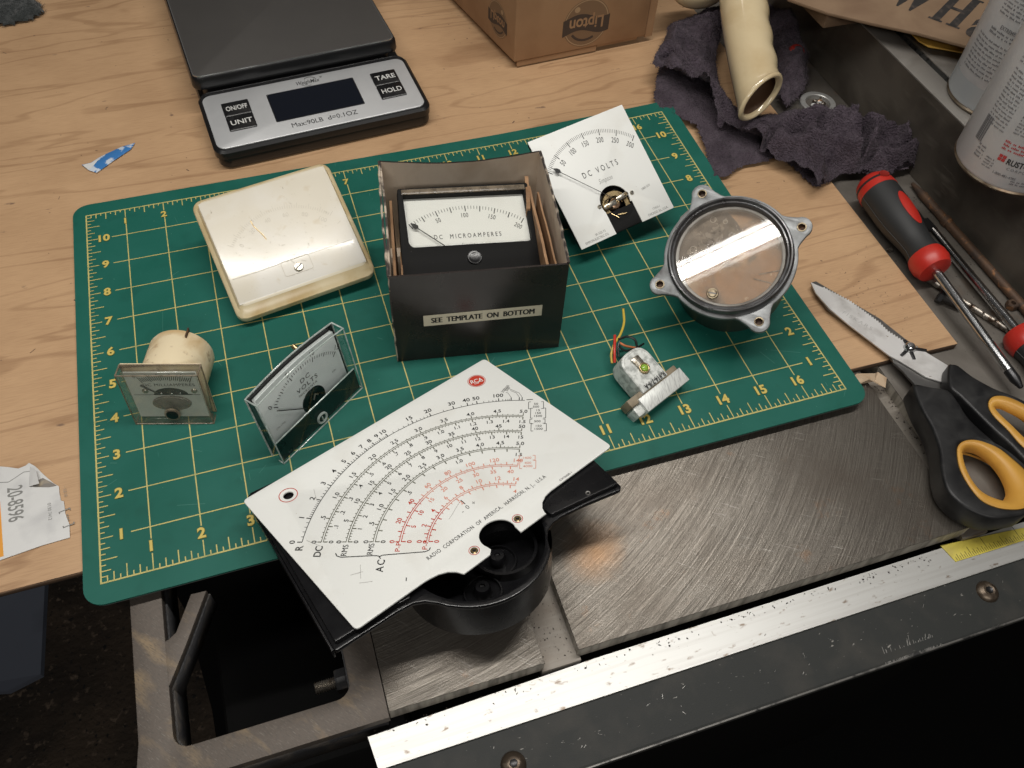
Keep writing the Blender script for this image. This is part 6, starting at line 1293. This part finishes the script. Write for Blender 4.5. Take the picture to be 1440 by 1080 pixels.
P = Print(); q0 = at(*g4(265, 690), 0.125) - o0; q1 = at(*g4(410, 775), 0.125) - o0; ang_ = math.atan2(q1.y - q0.y, q1.x - q0.x)
P.text('FISKARS', (q0.x + q1.x) / 2, (q0.y + q1.y) / 2, 0.12, ang_, -0.015, 1.1, space=1.3); P.build('blade_mark', ['blade_etch'], ss, 0.124)
c1 = [g5(172, 245), g5(188, 228), g5(250, 240), g5(360, 262), g5(420, 330), g5(480, 420), g5(600, 530), g5(700, 610), g5(790, 690), g5(850, 760), g5(860, 850), g5(800, 925), g5(720, 948), g5(600, 955), g5(480, 912), g5(405, 860), g5(350, 790), g5(325, 700), g5(312, 580), g5(270, 460), g5(215, 360)]
y1o = [g5(412, 600), g5(420, 560), g5(450, 538), g5(500, 532), g5(560, 545), g5(640, 580), g5(720, 640), g5(790, 710), g5(835, 790), g5(820, 870), g5(770, 902), g5(700, 908), g5(620, 895), g5(540, 855), g5(470, 770), g5(425, 680)]
y1i = [g5(432, 620), g5(445, 605), g5(470, 603), g5(510, 615), g5(555, 645), g5(605, 695), g5(645, 755), g5(668, 815), g5(665, 850), g5(640, 872), g5(600, 870), g5(550, 845), g5(510, 815), g5(480, 775), g5(450, 715), g5(435, 660)]
def sm(P): return [(v.x, v.y) for v in spline([(x, y, 0) for x, y in P], 4, True)]
def scissor_handle(co, yo, yi, zt, zb):
    plate('handle', loc_pts(sm(co), zt), [loc_pts(sm(yo), zt)], zb, zt, 'handle_black', ss, 0.07, None, 3)
    A = sm(yo); B = sm(yi); L0 = [(*p, zt - 0.015) for p in loc_pts(A, zt)]; L1 = [(*p, zt * 0.45 + zb * 0.55) for p in loc_pts(B, zt * 0.45 + zb * 0.55)]; L2 = [(*p, zb - 0.0) for p in loc_pts(B, zb)]
    mid = [((a[0] * 0.35 + b[0] * 0.65), (a[1] * 0.35 + b[1] * 0.65), zt * 0.83 + zb * 0.17) for a, b in zip(L0, L1)]
    L9 = [(x, y, zb) for x, y, z in L0]
    loft([L9, [(x, y, zt - 0.03) for x, y, z in L0], L0, mid, L1, L2], 'finger_insert', 'handle_yellow', ss, False, False, 'all')
scissor_handle(c1, y1o, y1i, 0.42, -0.22)
c2 = [g5(366, 236), g5(364, 130), g5(384, 120), g5(420, 130), g5(500, 190), g5(620, 255), g5(700, 285), g5(800, 335), g5(930, 420), g5(1010, 540), g5(1000, 660), g5(900, 700), g5(800, 660), g5(700, 560), g5(600, 470), g5(500, 370), g5(430, 300)]
y2o = [g5(582, 345), g5(595, 305), g5(640, 293), g5(700, 305), g5(790, 350), g5(900, 440), g5(960, 560), g5(930, 640), g5(860, 640), g5(760, 560), g5(690, 480), g5(610, 400)]
y2i = [g5(606, 372), g5(640, 368), g5(690, 390), g5(750, 420), g5(820, 470), g5(880, 560), g5(890, 600), g5(850, 600), g5(780, 540), g5(740, 500), g5(690, 455), g5(640, 410)]
scissor_handle(c2, y2o, y2i, 0.50, 0.02)
q = at(1279, 489, 0.14) - o0; pv = lathe('pivot_screw', [(0, 0.14), (0.09, 0.13), (0.14, 0.08), (0.15, 0.0)], 'chrome', ss, 24, Matrix.Translation((q.x, q.y, 0.12)))
for a, l in ((math.radians(205), 0.38), (math.radians(255), 0.36), (math.radians(-28), 0.42), (math.radians(85), 0.26)):
    plate('pivot_arm', [(0, -0.05), (l, -0.035), (l, 0.035), (0, 0.05)], [], 0.121, 0.16, 'dark_metal', pv, 0.01, Matrix.Translation((q.x, q.y, 0)) @ Matrix.Rotation(a, 4, 'Z'))

# ================================================================== SCRAPS AND LABELS
# torn shipping label
lpz = -0.085
lo_ = [(-60, 640), (0, 656), (12, 657), (26, 659), (36, 655), (41, 651), (50, 656), (62, 668), (76, 680), (83, 684), (84, 695), (86, 704), (90, 705), (92, 722), (98, 738), (98.5, 756), (60, 767), (0, 788), (-60, 806)]
t, c = sheet_from('torn_label', 'torn white shipping label with orange stripe at the left edge', 'label', lo_, lpz, 0.02, 'paper')
P = Print(); P.poly([(at(x, y, -0.07).x - c.x, at(x, y, -0.07).y - c.y) for x, y in ((-60, 700), (0, 705), (5, 782), (-60, 800))]); P.build('stripe', ['orange'], t, 0.013)
P = Print(); P.poly([(at(x, y, -0.07).x - c.x, at(x, y, -0.07).y - c.y) for x, y in ((41, 684), (46, 680), (52, 676), (60, 672), (72, 678), (80, 683), (70, 685), (56, 685))]); P.build('torn_patch', ['paper_grey'], t, 0.014)
bm = bmesh.new()
vs = [bm.verts.new(at(x, y, z) - c) for x, y, z in ((41, 684, -0.06), (42, 656, -0.06), (50, 660, 0.04), (55, 680, 0.06))]; bm.faces.new(vs); from_bm('curled_flap', bm, 'paper', t)
P = Print(); q0 = at(26, 690, -0.07) - c; ad = (at(22, 735, -0.07) - at(20, 690, -0.07)); ra = math.atan2(ad.y, ad.x)
P.text('20-8596', q0.x - 0.05, q0.y - 0.30, 0.30, ra, 0.012, 0.62); P.text('0130 7412', q0.x + 0.62, q0.y - 0.70, 0.07, ra); P.text('[ ··· ]', q0.x + 0.98, q0.y - 0.95, 0.18, ra + 0.15, 0, 0.9); P.text('- 1.5 17', q0.x + 0.93, q0.y - 0.30, 0.06, ra)
P.path([(q0.x - 0.5, q0.y + 0.35), (q0.x - 0.2, q0.y + 0.28), (q0.x + 0.1, q0.y + 0.45), (q0.x + 0.3, q0.y + 0.42)], 0.015)
P.build('label_print', ['ink_grey'], t, 0.014)
# blue foil shard
t, c = sheet_from('foil_shard', 'small pointed blue and white foil shard on plywood', 'foil scrap', ((115, 232), (128, 229), (142, 220), (170, 207), (190, 201), (184, 210), (160, 226), (136, 243), (126, 240)), -0.07, 0.02, 'blue_scrap')
P = Print(); P.poly([(at(x, y, -0.06).x - c.x, at(x, y, -0.06).y - c.y) for x, y in ((116, 232), (128, 229), (140, 223), (128, 237), (124, 239))]); P.build('white_corner', ['paper'], t, 0.013)
# paper scrap under mat corner
p = at(1228, 540, -0.3); t = thing('paper_scrap', 'crumpled tan paper scrap poking out at the mat corner', 'paper scrap', Matrix.Translation((p.x, p.y, -0.29)))
bm = bmesh.new(); pts_ = [(-0.45, 0.28, 0.10), (-0.25, 0.38, 0.03), (0.05, 0.15, 0.22), (0.22, 0.22, 0.12), (0.30, -0.02, 0.16), (0.18, -0.22, 0.05), (-0.02, -0.18, 0.18), (-0.22, 0.02, 0.24), (-0.42, 0.06, 0.05)]
V_ = [bm.verts.new(q) for q in pts_]; cv = bm.verts.new((0, 0.0, 0.10))
for i in range(len(V_)): bm.faces.new((V_[i], V_[(i + 1) % len(V_)], cv))
from_bm('paper', bm, 'scrap', t)
# wire snippet
t = thing('wire_snippet', 'short bent grey wire snippet beside the scissor loop', 'wire', Matrix.Translation(at(1316, 655, -0.25))); tube('wire', [(0.03, 0.28, 0.0), (0.0, 0.15, 0.03), (-0.03, 0.0, 0.04), (0.02, -0.08, 0.02)], 0.045, 'dark_metal', t, 8)
# ruler tape on the rail
t, c = sheet_from('ruler_tape', 'worn yellow measuring tape stuck on the aluminium rail', 'ruler tape', ((1322, 767), (1344, 790), (1440, 760), (1520, 728), (1500, 712), (1440, 742)), -0.725, 0.012, 'tape')
P = Print(); A = at(1344, 789, -0.72) - c; B = at(1470, 748, -0.72) - c; dd = (B - A); n_ = 44
for k in range(1, n_):
    q = A + dd * (k / n_); l = 0.34 if k % 16 == 0 else 0.22 if k % 8 == 0 else 0.14 if k % 2 == 0 else 0.09; P.line((q.x, q.y), (q.x, q.y + l), 0.012)
P.build('tape_marks', ['ink'], t, 0.008)
# sawdust and swarf along the rail and slots: nobody could count it
rnd = random.Random(5); FV = []; FF = []; 
def speck(x, y, z, s):
    b = len(FV); 
    for k in range(4): a = rnd.uniform(0, 6.28) ; FV.append((x + s * math.cos(a), y + s * math.sin(a), z + (s * 0.8 if k == 3 else 0)))
    FF.extend([(b, b + 1, b + 2), (b, b + 1, b + 3), (b + 1, b + 2, b + 3), (b + 2, b, b + 3)])
for k in range(420):
    u = rnd.random() ** 0.8; x = 4.5 + u * 14; cl = 0.5 + 0.5 * noise.noise(Vector((x * 1.6, 0, 0)))
    if rnd.random() < cl ** 2 * 1.6: speck(x, -4.12 - abs(rnd.gauss(0, 0.09)), -0.738, rnd.uniform(0.008, 0.03))
for k in range(60): speck(rnd.uniform(8.65, 8.0), rnd.uniform(-4.1, -2.4), -0.615, rnd.uniform(0.008, 0.022))
for k in range(120): speck(rnd.uniform(18.2, 18.4), rnd.uniform(-4, 0.4), -0.615, rnd.uniform(0.008, 0.03))
for k in range(500): speck(rnd.gauss(22.6, 0.7), rnd.uniform(-2, 6), -0.297, rnd.uniform(0.008, 0.03))
for k in range(160): speck(rnd.uniform(5, 22), rnd.uniform(-5.6, -0.7), -0.297 if False else -0.296, rnd.uniform(0.006, 0.014)) if False else None
me = D.meshes.new('debris'); me.from_pydata(FV, [], FF); o = link('grit', me, 'dust'); tag(o, 'dark sawdust grit scattered along the rail and slots', 'grit', None, 'stuff')
